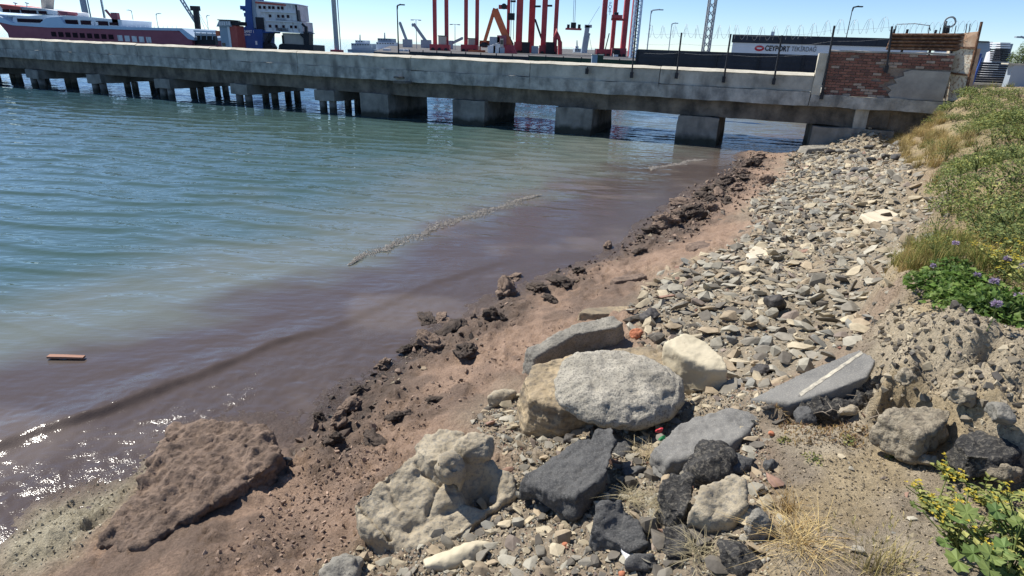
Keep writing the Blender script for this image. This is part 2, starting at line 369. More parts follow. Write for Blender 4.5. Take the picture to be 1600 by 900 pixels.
tz = tz + ridge([(1372, 525), (1362, 480), (1388, 436), (1425, 402), (1462, 352), (1462, 310)], .22, .9, -1) * (tx > 1.5) * sstep(3.7, 4.6, ty)
pit = sstep(-.03, .03, poly_sd([(1172, 632), (1230, 590), (1290, 562), (1345, 542), (1378, 556), (1376, 600), (1350, 650), (1290, 662), (1240, 655)], tx, ty))
tz = np.where(pit > 0, tz * (1 - pit) + np.minimum(tz, .93 + .10 * (tx - 1.2) + .02 * f1) * pit, tz)
FINAL = tz.reshape(NV, NU)
def hgt(x, y):
    return bil(FINAL, *warp(x, y))
def G(px, py):
    return hit(px, py, FINAL)
# colours of the ground itself
def L(r, g, b):
    c = np.array([r, g, b]) / 255.0
    return np.where(c <= .04045, c / 12.92, ((c + .055) / 1.055) ** 2.4)
c_clay = np.array([.355, .246, .176]); c_mud = np.array([.120, .090, .071]); c_sand = np.array([.40, .36, .26]); c_peb = np.array([.33, .28, .205])
c_dirt = np.array([.46, .39, .28]); c_dirt2 = np.array([.28, .23, .17]); c_bank = np.array([.30, .24, .14]); c_och = np.array([.44, .34, .19]); c_wet = np.array([.07, .052, .043])
g = np.ones((tx.size, 1))
col = c_clay * g
def over(col, c, w): return col * (1 - w[:, None]) + c * w[:, None]
col = over(col, c_mud, sstep(.0, .5, f1 * .5 + fbm(xy0(tx, ty, 1.1), 4, 41)) * .65)
col = over(col, c_mud, np.clip(Zn['mud'] * (.8 + .3 * f1), 0, 1))
col = over(col, c_sand, Zn['sand'])
col = over(col, c_peb, np.maximum(Zn['pebble'], Zn['rubble'] * .85))
dm = sstep(-.1, .35, fbm(xy0(tx, ty, 2.2), 5, 51))[:, None]
cd = c_dirt * (1 - dm) + c_dirt2 * dm
col = over(col, cd, Zn['dirt'])
col = over(col, c_bank, Zn['bank'] * (1 - .5 * Zn['dirt']))
och = sstep(.15, .4, fbm(xy0(tx, ty, 1.3), 3, 57)) * np.maximum(Zn['dirt'], Zn['bank'] * .5)
col = over(col, c_och, och * .6)
col = col * (1 + .22 * f2[:, None] + .15 * f1[:, None])
wet = sstep(.085, .01, tz) * (1 - .9 * Zn['sand'])
col = over(col, c_wet, wet * .8)
keep = (tz > -.35)
idx = np.arange(NU * NV).reshape(NV, NU)
q = np.stack([idx[:-1, :-1], idx[:-1, 1:], idx[1:, 1:], idx[1:, :-1]], -1).reshape(-1, 4)
q = q[keep[q].any(1)]
used = np.unique(q); remap = np.zeros(NU * NV, int); remap[used] = np.arange(len(used))
mt, n, l, b = nodes('shore_ground')
a = n.new('ShaderNodeAttribute'); a.attribute_name = 'col'
gm = n.new('ShaderNodeNewGeometry')
t = n.new('ShaderNodeTexNoise'); t.inputs['Scale'].default_value = 60; t.inputs['Detail'].default_value = 8; t.inputs['Roughness'].default_value = .75
l.new(gm.outputs['Position'], t.inputs['Vector'])
r = ramp(n, [(.3, (.55, .55, .55)), (.72, (1.35, 1.33, 1.3))]); l.new(t.outputs['Fac'], r.inputs[0])
mx = n.new('ShaderNodeMix'); mx.data_type = 'RGBA'; mx.blend_type = 'MULTIPLY'; mx.inputs[0].default_value = 1
l.new(a.outputs['Color'], mx.inputs[6]); l.new(r.outputs[0], mx.inputs[7]); l.new(mx.outputs[2], b.inputs['Base Color'])
aw = n.new('ShaderNodeAttribute'); aw.attribute_name = 'wet'
mr = n.new('ShaderNodeMapRange'); mr.inputs['To Min'].default_value = .95; mr.inputs['To Max'].default_value = .28
l.new(aw.outputs['Fac'], mr.inputs['Value']); l.new(mr.outputs[0], b.inputs['Roughness'])
b.inputs['Specular IOR Level'].default_value = .35
v2 = n.new('ShaderNodeTexNoise'); v2.inputs['Scale'].default_value = 38; v2.inputs['Detail'].default_value = 7; v2.inputs['Roughness'].default_value = .75
l.new(gm.outputs['Position'], v2.inputs['Vector'])
bp = n.new('ShaderNodeBump'); bp.inputs['Strength'].default_value = 1.0; bp.inputs['Distance'].default_value = .032
l.new(v2.outputs['Fac'], bp.inputs['Height']); l.new(bp.outputs[0], b.inputs['Normal'])
M['ground'] = mt
gv = np.stack([tx, ty, tz], 1)[used]
ground = mk('ground', gv, remap[q], 'ground', None, True, col[used])
wa = ground.data.attributes.new('wet', 'FLOAT', 'POINT'); wa.data.foreach_set('value', wet[used].astype(np.float32))
reg(ground, kind='structure')

# ------------------------------------------------------------------ water
WU, WV = 640, 860
wu = np.linspace(-3.1, 2.0, WU); yv = np.linspace(2 * math.log(2.2), 2 * math.log(48), WV)
A_, B_ = np.meshgrid(wu, yv); wy = (np.exp(B_ / 2) - YO).ravel(); wx = (A_ / 2 * (np.exp(B_ / 2))).ravel()
gh = hb(wx, wy)
depth = np.clip(-gh, -.5, 2)
shore = sstep(.05, .45, depth)
wz = np.zeros_like(wx)
wr = np.random.default_rng(5)
ph = fbm(xy0(wx, wy, .35), 3, 61) * 2.2
cell = (wy + YO) * (yv[1] - yv[0]) / 2
for k in range(44):
    lam = wr.uniform(.30, .95) if k < 34 else wr.uniform(.95, 1.8); ang = math.radians(-101 + wr.normal(0, 13)); ka = 2 * math.pi / lam
    ampk = (.0085 if k < 34 else .0048) * (lam / .7)
    res = sstep(2.2, 4.5, lam / cell)
    wz += ampk * res * np.sin(ka * (wx * math.cos(ang) + wy * math.sin(ang)) + wr.uniform(0, 6.28) + ph * (1 if lam > .7 else 1.5))
sg_ = .018
wz = sg_ * (np.exp(.45 * np.clip(wz / sg_, -2.5, 2.2)) - 1.1)
patch = .75 + .55 * fbm(xy0(wx, wy * 1.6, .16), 3, 63)
wz *= (.12 + .88 * shore) * patch * 1.05
# low swash waves rolling in along the shore
def polyline_d(px_line, x, y):
    q = np.array([atz(*p)[:2] for p in px_line]); best = np.full(x.shape, 1e9); sgn = np.zeros(x.shape); tt = np.zeros(x.shape); acc = 0
    for i in range(len(q) - 1):
        e = q[i + 1] - q[i]; Ln = np.hypot(*e); wxx, wyy = x - q[i, 0], y - q[i, 1]
        t = np.clip((wxx * e[0] + wyy * e[1]) / Ln ** 2, 0, 1); d = np.hypot(wxx - e[0] * t, wyy - e[1] * t)
        s = (wxx * e[1] - wyy * e[0]) / Ln
        m_ = d < best; best = np.where(m_, d, best); sgn = np.where(m_, np.sign(s), sgn); tt = np.where(m_, acc + t * Ln, tt); acc += Ln
    return best * sgn, tt / acc     # positive: shore side
jit = .06 * fbm(xy0(wx, wy, 1.3), 3, 71)
d1, t1 = polyline_d([(-120, 745), (0, 700), (100, 665), (200, 628), (300, 588), (380, 558), (440, 535), (520, 505)], wx, wy)
d1 = d1 + jit
crest = .6 + .55 * fbm(xy0(wx, wy, 1.1), 3, 72)
wz += .085 * crest * sstep(1.0, .75, t1) * np.where(d1 > 0, np.exp(-(d1 / (.05 + .025 * crest)) ** 2), np.exp(-(d1 / .36) ** 2))
d2, t2 = polyline_d([(430, 545), (540, 500), (640, 455), (740, 420), (830, 395)], wx, wy)
wz += .022 * sstep(0, .15, t2) * sstep(1, .8, t2) * np.where(d2 + jit > 0, np.exp(-((d2 + jit) / .10) ** 2), np.exp(-((d2 + jit) / .4) ** 2))
for ln, am in (([(0, 535), (200, 500), (420, 440), (600, 380)], .011), ([(0, 470), (200, 440), (400, 400)], .009), ([(100, 600), (300, 540), (480, 470)], .009)):
    d3, t3 = polyline_d(ln, wx, wy); d3 = d3 + jit * 1.5; wz += am * sstep(0, .2, t3) * sstep(1, .8, t3) * np.where(d3 > 0, np.exp(-(d3 / .16) ** 2), np.exp(-(d3 / .35) ** 2))
dfine = sstep(.22, .0, depth)
wz += dfine * sstep(14, 5, wy) * (.006 * fbm(xy0(wx, wy, 22.), 3, 81) + .010 * fbm(xy0(wx, wy, 7.), 3, 82))
# stirred-up silt along the shore: brown close in, grey-green farther out
dl, tl = polyline_d([(-400, 690), (-100, 600), (0, 565), (300, 492), (560, 408), (700, 352), (850, 300), (1000, 252), (1150, 215), (1300, 190)], wx, wy)
dn = dl / (wy + YO) * 4 + .28 * fbm(xy0(wx, wy * 1.3, .9), 4, 91)
turb = sstep(-.28, .36, dn)
turb2 = sstep(-1.5, -.05, dn + .3 * fbm(xy0(wx, wy, .5), 3, 92))
fade = sstep(20, 34, wy)
c_deep = np.array([.026, .066, .092]); c_green = np.array([.058, .100, .088]); c_grey = np.array([.165, .175, .150]); c_brown = np.array([.086, .066, .057])
wc = over(c_green * np.ones((wx.size, 1)), c_deep, fade)
wc = over(wc, c_grey, turb2 * .8)
wc = over(wc, c_brown, turb)
wc = over(wc, np.array([.155, .125, .105]), turb * sstep(.0, .5, fbm(xy0(wx, wy * 1.5, .7), 4, 94)) * .6)
M_w, n, l, b = nodes('silty_water')
a = n.new('ShaderNodeAttribute'); a.attribute_name = 'col'; l.new(a.outputs['Color'], b.inputs['Base Color'])
at = n.new('ShaderNodeAttribute'); at.attribute_name = 'silt'
mr = n.new('ShaderNodeMapRange'); mr.inputs['To Min'].default_value = .035; mr.inputs['To Max'].default_value = .15
l.new(at.outputs['Fac'], mr.inputs['Value']); l.new(mr.outputs[0], b.inputs['Roughness'])
b.inputs['IOR'].default_value = 1.33
gm = n.new('ShaderNodeNewGeometry')
mp = n.new('ShaderNodeMapping'); mp.inputs['Scale'].default_value = (.7, 1.7, 1); mp.inputs['Rotation'].default_value = (0, 0, math.radians(-12)); l.new(gm.outputs['Position'], mp.inputs['Vector'])
w1 = n.new('ShaderNodeTexNoise'); w1.inputs['Scale'].default_value = 3.4; w1.inputs['Detail'].default_value = 2; w1.inputs['Roughness'].default_value = .5; l.new(mp.outputs[0], w1.inputs['Vector'])
w2 = n.new('ShaderNodeTexNoise'); w2.inputs['Scale'].default_value = 78; w2.inputs['Detail'].default_value = 1.5; w2.inputs['Roughness'].default_value = .5; l.new(gm.outputs['Position'], w2.inputs['Vector'])
b1 = n.new('ShaderNodeBump'); b1.inputs['Distance'].default_value = .10
inv = n.new('ShaderNodeMapRange'); inv.inputs['To Min'].default_value = .22; inv.inputs['To Max'].default_value = .06; l.new(at.outputs['Fac'], inv.inputs['Value']); l.new(inv.outputs[0], b1.inputs['Strength'])
l.new(w1.outputs['Fac'], b1.inputs['Height'])
b2 = n.new('ShaderNodeBump'); b2.inputs['Distance'].default_value = .013; l.new(w2.outputs['Fac'], b2.inputs['Height'])
w3 = n.new('ShaderNodeTexNoise'); w3.inputs['Scale'].default_value = 2.2; w3.inputs['Detail'].default_value = 3; l.new(gm.outputs['Position'], w3.inputs['Vector'])
r3 = ramp(n, [(.36, (.10,) * 3), (.70, (.48,) * 3)]); l.new(w3.outputs['Fac'], r3.inputs[0])
st = n.new('ShaderNodeMath'); st.operation = 'POWER'; st.inputs[1].default_value = 2.0; l.new(at.outputs['Fac'], st.inputs[0])
s3 = n.new('ShaderNodeMath'); s3.operation = 'MULTIPLY'; l.new(st.outputs[0], s3.inputs[0]); l.new(r3.outputs[0], s3.inputs[1]); l.new(s3.outputs[0], b2.inputs['Strength'])
l.new(b1.outputs[0], b2.inputs['Normal']); l.new(b2.outputs[0], b.inputs['Normal'])
M['water'] = M_w
keepw = (gh < .12) | (wy > 26)
idx = np.arange(WU * WV).reshape(WV, WU)
q = np.stack([idx[:-1, :-1], idx[:-1, 1:], idx[1:, 1:], idx[1:, :-1]], -1).reshape(-1, 4)
q = q[keepw[q].any(1)]
wz = np.where(wy > 38, wz * np.clip((46 - wy) / 8, 0, 1), wz)
silt = np.clip(np.maximum(sstep(.20, .02, depth), turb * .55), 0, 1) * sstep(26, 12, wy)
V = np.stack([wx, wy, wz], 1)
ye, xl, xr = wy.max(), wx[-WU], wx[-1]
x0n, y0n = wx[0], wy[0]
# the same sheet goes on to the horizon
ext = np.array([[-6000, ye, 0], [xl, ye, 0], [xr, ye, 0], [6000, ye, 0], [6000, 9000, 0], [-6000, 9000, 0], [-6000, y0n, 0], [x0n, y0n, 0]])
k0 = len(V); V = np.vstack([V, ext])
extra = np.array([[k0 + 0, k0 + 3, k0 + 4, k0 + 5], [k0 + 6, k0 + 7, k0 + 1, k0 + 0]])
q = np.vstack([q, extra])
cw = np.vstack([wc, np.tile(c_deep, (8, 1))]); sw = np.append(silt, np.zeros(8))
water = mk('water', V, q, 'water', None, True, cw)
wa = water.data.attributes.new('silt', 'FLOAT', 'POINT'); wa.data.foreach_set('value', sw.astype(np.float32))
reg(water, kind='structure')

# ------------------------------------------------------------------ the old concrete pier
PD = np.array([.932, -.3624, 0]); PB = np.array([.3624, .932, 0]); P0 = np.array([0, 23.74, 0]); UP = np.array([0, 0, 1.0])
PRZ = math.atan2(PD[1], PD[0])
def pier(s, t, z): return P0 + PD * s + PB * t + UP * z
def onp(px, py, t=0.0):
    d = ray(px, py); o = P0 + PB * t; k = ((o - CAM) @ PB) / (d @ PB); p = CAM + d * k - P0
    return float(p @ PD), float(p[2])
def pbox(mb, s0, s1, t0, t1, z0, z1):
    return mb.frame(pier((s0 + s1) / 2, (t0 + t1) / 2, (z0 + z1) / 2), (PD, PB, UP), (s1 - s0, t1 - t0, z1 - z0))
def rough(o, cuts, amp, k, seed):
    """chip and wobble a cast part so that its edges are not ruler-straight"""
    bm = bmesh.new(); bm.from_mesh(o.data)
    lx = [e for e in bm.edges if e.calc_length() > .5]
    for _ in range(cuts):
        es = [e for e in bm.edges if e.calc_length() > .22]
        if not es or len(bm.verts) > 6000: break
        bmesh.ops.subdivide_edges(bm, edges=es, cuts=1, use_grid_fill=True)
    bm.to_mesh(o.data); bm.free()
    n = len(o.data.vertices); co = np.zeros(n * 3); o.data.vertices.foreach_get('co', co); co = co.reshape(-1, 3)
    w = co + np.array(o.parent.location if o.parent else (0, 0, 0))
    off = np.stack([fbm(w * k + 5.1 * j, 3, seed + 7 * j) for j in range(3)], 1)
    co = co + off * amp; o.data.vertices.foreach_set('co', co.ravel()); o.data.update()
pr = thing('concrete_pier', 'long weathered concrete pier on piles and blocks crossing the water', 'pier', pier(0, 0, 0))
edges_s = [-62, -54.5, -47.2, -40.1, -33.0, -26.4, -19.6, -15.0, -10.15, -4.6, .4, 5.1, 9.86]
for k in range(len(edges_s) - 1):
    a_, b_ = edges_s[k], edges_s[k + 1]
    o = pbox(MB(), a_ + .008, b_ - .008, .02, .42, 1.93, 2.40 + random.uniform(-.012, .012)).build('parapet_panel', 'concrete', pr); rough(o, 5, .022, 1.3, 200 + k)
    o = MB().prism([pier(a_ + .01, -.02, 2.40), pier(a_ + .01, .10, 2.475), pier(a_ + .01, .46, 2.48), pier(a_ + .01, .46, 2.40)], PD * (b_ - a_ - .02)).build('coping', 'concrete_top', pr); rough(o, 5, .022, 1.6, 240 + k)  # sunlit wall top put into the coping's paler colour and sloped front
    o = pbox(MB(), a_ + .004, b_ - .004, -.03, .5, 1.50, 1.927).build('edge_beam', 'concrete_beam', pr); rough(o, 5, .035, 1.5, 270 + k)
o = pbox(MB(), 9.864, 14.4, -.03, .5, 1.50, 1.85).build('edge_beam', 'concrete_beam', pr); rough(o, 5, .04, 1.5, 290)
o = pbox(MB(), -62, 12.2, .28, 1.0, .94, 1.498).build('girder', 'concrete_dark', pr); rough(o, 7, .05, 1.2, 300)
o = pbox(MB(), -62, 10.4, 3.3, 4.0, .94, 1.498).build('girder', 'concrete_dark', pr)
o = pbox(MB(), -62, 14.4, .503, 4.2, 1.502, 1.9).build('deck', 'concrete', pr)
for s0 in (-7.12, -2.80, 1.46, 5.86):
    o = pbox(MB(), s0, s0 + 1.38, .06, 3.3, -1.2, .938).build('pier_block', 'block', pr); rough(o, 4, .05, 1.4, 310 + int(s0 * 10))
o = pbox(MB(), 10.1, 12.4, .0, 3.2, -1.0, .90).build('pier_block', 'block', pr); rough(o, 4, .05, 1.4, 360)
o = pbox(MB(), 11.25, 11.62, .12, .9, .0, 1.496).build('column', 'concrete', pr); rough(o, 3, .03, 1.5, 365)
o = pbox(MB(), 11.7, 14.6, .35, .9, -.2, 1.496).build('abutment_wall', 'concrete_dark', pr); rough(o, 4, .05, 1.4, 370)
for k in range(9):
    s0 = -9.35 - 4.72 * k
    o = pbox(MB(), s0 - .05, s0 + .95, .05, 3.9, .50, .936).build('pile_cap', 'block', pr); rough(o, 4, .05, 1.3, 400 + k)
    for t_ in (.28, 2.0, 3.55):
        for ds in (.18, .72):
            if k == 0 and t_ > 3: continue
            x = s0 + ds + random.uniform(-.05, .05)
            o = MB().cyl(pier(x + random.uniform(-.04, .04), t_, -1.5), pier(x, t_, .505), .17, .16, 12).build('pile', 'block', pr, True)
# exposed ledges of broken concrete on the face
for s0, s1, z0, z1 in ((-5.35, -4.55, 1.42, 1.50), (-5.3, -4.9, 1.60, 1.66)):
    o = pbox(MB(), s0, s1, -.14, .0, z0, z1).build('broken_ledge', 'concrete_dark', pr); rough(o, 3, .05, 3, 470)
# end pilaster of the parapet
o = pbox(MB(), 9.87, 10.12, -.01, .40, 1.853, 3.06).build('end_pilaster', 'concrete_top', pr); rough(o, 4, .03, 2, 480)

# brick wall on the pier head
bwl = thing('brick_wall', 'old red brick wall patched with grey plaster on the pier end', 'wall', pier(11.5, 0, 1.85))
BS0, BS1, BZ0, BZ1 = 10.16, 13.42, 1.856, 3.12
o = pbox(MB(), BS0, BS1, .06, .34, BZ0, BZ1).build('mortar_core', 'mortar', bwl)
brick_m = []
for k, (c1, c2) in enumerate([((.17, .080, .062), (.25, .118, .090)), ((.22, .105, .078), (.30, .15, .115)), ((.12, .066, .055), (.19, .10, .082)), ((.30, .24, .20), (.42, .34, .28))]):
    M['brick%d' % k] = pmat('fired_brick_%d' % k, c1, c2, 9, .92, .4, 60)
    bm = bmesh.new(); bmesh.ops.create_cube(bm, size=1); bmesh.ops.bevel(bm, geom=bm.edges[:], offset=.06, segments=1, affect='EDGES')
    me = bpy.data.meshes.new('brick'); bm.to_mesh(me); bm.free(); me.materials.append(M['brick%d' % k]); brick_m.append(me)
rows = 16; rh = (BZ1 - BZ0) / rows; nb = 0
pat_s = onp(1397, 120)[0]
for r_ in range(rows):
    z = BZ0 + (r_ + .5) * rh; x = BS0 + (0.0 if r_ % 2 else -.12)
    while x < BS1 - .05:
        w = .235
        a_, b_ = max(x, BS0), min(x + w, BS1)
        edge = pat_s + .22 * math.sin(r_ * 1.1) - (.0 if r_ > 9 else .05)
        covered = (b_ > edge and r_ < 10.5) or random.random() < .02
        if b_ - a_ > .06 and not covered:
            o = bpy.data.objects.new('brick', brick_m[random.choices([0, 1, 2, 3], [5, 4, 4, 2.4])[0]]); COL.objects.link(o); o.parent = bwl
            c = pier((a_ + b_) / 2, .055 + random.uniform(-.012, .010), z) - np.array(bwl.location)
            o.location = Vector(c); o.rotation_euler = (random.uniform(-.02, .02), random.uniform(-.02, .02), PRZ + random.uniform(-.02, .02)); o.scale = (b_ - a_ - .014, .06, rh - .013); nb += 1
        x += w
pts = [(pat_s + .06, BZ0 + .004), (BS1 + .003, BZ0 + .004), (BS1 + .003, BZ0 + 10.4 * rh), (pat_s + .42, BZ0 + 10.5 * rh), (pat_s + .22, BZ0 + 9.6 * rh), (pat_s + .26, BZ0 + 8.3 * rh), (pat_s + .02, BZ0 + 7 * rh), (pat_s + .12, BZ0 + 5.6 * rh), (pat_s - .12, BZ0 + 4.3 * rh), (pat_s + .03, BZ0 + 3 * rh), (pat_s - .05, BZ0 + 1.6 * rh)]
MB().prism([pier(a_, .004, z) for a_, z in pts], PB * .055).build('plaster_patch', 'plaster', bwl)
o = pbox(MB(), BS0 - .02, BS1, .0, .38, BZ1 + .002, BZ1 + .05).build('coping', 'plaster', bwl); rough(o, 4, .03, 2, 490)

# rusty corrugated sheet above the bricks, seen from below as horizontal ribs
cs = thing('corrugated_fence', 'rusty brown corrugated metal sheet fixed above the brick wall', 'fence', pier(12.8, .3, 3.2))
sa, za = onp(1394, 52, .3); sb, zb = onp(1512, 52, .3); zl = onp(1390, 78, .3)[1]; zr = onp(1500, 80, .3)[1]
nr = 5
for k in range(nr):
    f0, f1 = k / nr, (k + 1) / nr
    lo = lambda f: (zl + (za - zl) * f, zr + (zb - zr) * f)
    (a0, b0), (a1, b1) = lo(f0), lo(f1)
    s0_, s1_ = sa - .06 * (1 - f0), sb
    prof = [pier(s0_, .30, a0 + .004), pier(s0_, .245, a0 + (a1 - a0) * .35), pier(s0_, .245, a0 + (a1 - a0) * .7), pier(s0_, .30, a1 - .004), pier(s0_, .32, a1 - .004), pier(s0_, .32, a0 + .004)]
    MB().prism(prof, PD * (s1_ - s0_) + UP * ((b0 + b1 - a0 - a1) / 2)).build('sheet_rib', 'rust' if k != 2 else 'rust', cs)
MB().prism([pier(sa - .06, .325, zl), pier(sb, .325, zr), pier(sb, .325, zb), pier(sa, .325, za)], PB * .02).build('backing_sheet', 'rust', cs)
for px in (1388, 1408, 1452):
    s_, z_ = onp(px, 82, .36); MB().beam(pier(s_, .36, z_ - .3), pier(s_ + .02, .36, za + .12), .05, .05).build('post', 'dark_metal', cs)

# leaning cream gate pillar with steel straps
gp = thing('gate_pillar', 'leaning cream concrete gate pillar with rusty steel straps', 'pillar', pier(13.7, .1, 1.9))
def pp(px, py, t=.0): s_, z_ = onp(px, py, t); return pier(s_, t, z_)
base = [pp(1474, 158), pp(1511, 158)]; top = [pp(1490, 76), pp(1523, 76)]
mbp = MB(); dz = PB * .34
base[0] = base[0] + PB * .42; top[0] = top[0] + PB * .42
mbp.add([base[0], base[1], top[1], top[0]] + [p + dz for p in (base[0], base[1], top[1], top[0])], [(0, 3, 2, 1), (4, 5, 6, 7), (0, 1, 5, 4), (1, 2, 6, 5), (2, 3, 7, 6), (3, 0, 4, 7)])
o = mbp.build('pillar_shaft', 'cream', gp); rough(o, 5, .03, 3, 500)
t2 = [pp(1501, 52) + PB * .42, pp(1530, 49)]
mbp = MB(); mbp.add([top[0] + UP * .04, top[1] + UP * .04, t2[1], t2[0]] + [p + dz for p in (top[0] + UP * .04, top[1] + UP * .04, t2[1], t2[0])], [(0, 3, 2, 1), (4, 5, 6, 7), (0, 1, 5, 4), (1, 2, 6, 5), (2, 3, 7, 6), (3, 0, 4, 7)])
mbp.build('rusted_head', 'rust_light', gp)
for (xa, ya, xb, yb) in ((1487, 74, 1526, 75), (1477, 113, 1517, 118)):
    MB().beam(pp(xa, ya, .36), pp(xb, yb, -.05), .035, .055).build('strap', 'rust', gp)
MB().beam(pp(1475, 152, .38), pp(1487, 76, .38), .05, .06).build('edge_angle', 'dark_metal', gp)
MB().beam(pp(1505, 160, -.03), pp(1534, 34, -.03), .05, .05).build('edge_angle', 'rust', gp)
MB().beam(pp(1509, 160, .05), pp(1528, 76, .05), .10, .10).build('edge_angle', 'rust_light', gp)
bb = thing('blue_brace', 'blue painted steel brace leaning behind the cream pillar', 'brace', pp(1508, 150, .6))
MB().beam(pp(1505, 148, .6), pp(1531, 84, .6), .09, .09).build('brace_bar', 'blue_bar', bb)
MB().beam(pp(1512, 150, .9), pp(1534, 90, .9), .05, .05).build('brace_bar', 'blue_bar', bb)
MB().beam(pp(1520, 88, .6), pp(1533, 85, .6), .05, .05).build('cross_bar', 'blue_bar', bb)
rt = thing('steel_spikes', 'upright rusty steel spikes with a wire hoop above the corrugated sheet', 'spikes', pp(1480, 52, .35))
for px, yt in ((1467, 43), (1491, 40), (1508, 37), (1513, 37), (1450, 39), (1397, 40)):
    MB().cyl(pp(px, 56, .35), pp(px + 3, yt, .35), .014, .012, 6).build('spike', 'dark_metal', rt)
MB().beam(pp(1474, 54, .38), pp(1478, 33, .38), .06, .06).build('hoop_post', 'dark_metal', rt)
MB().beam(pp(1480, 52, .40), pp(1481, 40, .40), .10, .05).build('hoop_bracket', 'dark_metal', rt)
cx_, cz_ = onp(1484.5, 34.5, .35)
for rr in (.145, .12):
    MB().tube([pier(cx_ + rr * math.cos(t), .35 + .02 * math.sin(3 * t), cz_ + rr * math.sin(t)) for t in np.linspace(0, 2 * math.pi, 25)], .012, 6).build('hoop', 'wire', rt, True)

# razor-wire fence along the parapet
fposts = [((917, 111), (918, 104)), ((987, 117), (998, -2)), ((1057, 118), (1065, 51)), ((1131, 124), (1142, 53)), ((1209, 127), (1222, 55)), ((1284, 150), (1304, 40)), ((1385, 108), (1394, 41))]
wf = thing('razor_wire_fence', 'dark leaning posts with coiled razor wire along the pier top', 'fence', pp(1130, 118, -.05))
tops = []
for (bx, by), (tx_, ty_) in fposts:
    p0 = pp(bx, by, -.055); p1 = pp(tx_, ty_, -.055)
    MB().beam(p0, p1, .045, .045).build('post', 'dark_metal', wf); tops.append(p1)
    pbox(MB(), (p0 - P0) @ PD - .05, (p0 - P0) @ PD + .05, -.09, -.03, p0[2] - .10, p0[2] + .09).build('post_bracket', 'dark_metal', wf)
heads = [pp(1010, 52, -.05), tops[2], tops[3], tops[4], tops[5] - UP * .1, tops[6]]
for a_, b_ in zip(heads[:-1], heads[1:]):
    Ln = np.linalg.norm(b_ - a_); nl = int(Ln / .17); tt = np.linspace(0, 1, nl * 12)
    pts = [a_ + (b_ - a_) * t + UP * (.20 * math.sin(t * nl * 6.283) + .08 - .05 * math.sin(t * 3.14)) + PB * .20 * math.cos(t * nl * 6.283) + PD * .07 * math.sin(t * nl * 6.283 * .5 + 1) for t in tt]
    MB().tube(pts, .0045, 3).build('razor_coil', 'wire', wf)
    for dz_ in (-.02, -.34, -.62):
        MB().tube([a_ + UP * dz_, (a_ + b_) / 2 + UP * (dz_ - .03), b_ + UP * dz_], .003, 3).build('strand', 'wire', wf)
# second coil above the corrugated sheet
a_, b_ = pp(1398, 45, .35), pp(1530, 40, .35)
rw = thing('razor_wire_coil', 'loose razor wire arching over the rusty corrugated sheet', 'wire', (a_ + b_) / 2)
pts = [a_ + (b_ - a_) * t + UP * .14 * math.sin(t * 14 * 6.283) + PB * .14 * math.cos(t * 14 * 6.283) for t in np.linspace(0, 1, 170)]
MB().tube(pts, .004, 3).build('razor_coil', 'wire', rw)
MB().tube([pp(1399, 48, .35), pp(1402, 38, .35), pp(1430, 37, .35), pp(1452, 40, .35), pp(1454, 48, .35)], .012, 5).build('arched_rod', 'wire', rw)

# ------------------------------------------------------------------ harbour behind the pier
def px_m(x, y, Y): return float(np.linalg.norm(aty(x + .5, y, Y) - aty(x - .5, y, Y)))
def gx_(px, Y, z):   # ground position under a pixel column at distance Y and height z
    py = 80.0
    for _ in range(6):
        d = aty(px, py, Y); py += (d[2] - z) / px_m(px, py, Y)
    return aty(px, py, Y)
# quay apron and land
qv = [gx_(585, 75, 0), gx_(1010, 60, 0), (16.2, 27, 0), (17, 21, 0), (60, 20, 0), (400, 60, 0), (500, 400, 0), (100, 420, 0), gx_(620, 300, 0)]
o = MB().prism([(p[0], p[1], -1.0) for p in qv], (0, 0, 2.75)).build('quay', 'quay'); reg(o, kind='structure')
QZ = 1.75
Yc = 105.0

def crane_legs(name, label, cols, Y, cabin=None, base=None, hgt_=40):
    r_ = gx_(sum(cols) / len(cols), Y, QZ); t = thing(name, label, 'crane', r_, 'red gantry cranes on the quay')
    m_ = px_m(cols[0], 70, Y); tops = []
    for c, w in zip(cols, base['w']):
        p = gx_(c, Y, QZ)
        if c in base.get('back', ()): p = gx_(c, Y + 6, QZ)
        MB().frame(p + UP * hgt_ / 2, ((1, 0, 0), (0, 1, 0), UP), (w * m_, w * m_ * 1.3, hgt_)).build('leg', 'crane_red', t); tops.append(p)
    a_, b_ = tops[0], tops[-1]
    for zz in (hgt_ - .5, 13.0):
        MB().beam(a_ + UP * zz, b_ + UP * zz, .8, 1.0).build('cross_beam', 'crane_red', t)
    for x0, x1, y0, y1 in base['rects']:
        p0 = gx_(x0, Y - 1, QZ); p1 = gx_(x1, Y - 1, QZ); h0 = (y1 - y0) * m_
        z0 = max(QZ, aty((x0 + x1) / 2, y1, Y - 1)[2])
        MB().box(((p0[0] + p1[0]) / 2, Y - 1, z0 + h0 / 2), (p1[0] - p0[0], 2.4, h0)).build('bogie', 'crane_red', t)
        for k in range(3):
            c = p0 + (p1 - p0) * (k + .5) / 3; MB().cyl((c[0], Y - 2.35, z0 + .15), (c[0], Y - 2.1, z0 + .15), .28, n=10).build('wheel', 'dark_metal', t)
    if cabin:
        x0, x1, y0, y1 = cabin; p0, p1 = aty(x0, y1, Y - 1.2), aty(x1, y0, Y - 1.2)
        cb = MB().box(((p0[0] + p1[0]) / 2, Y - 1.2, (p0[2] + p1[2]) / 2), (p1[0] - p0[0], 1.6, p1[2] - p0[2])).build('machine_house', 'beige', t)
        MB().box(((p0[0] + p1[0]) / 2, Y - 1.2, p1[2] + .06), (p1[0] - p0[0] + .15, 1.7, .12)).build('house_roof', 'dark_metal', cb)
    return t, m_
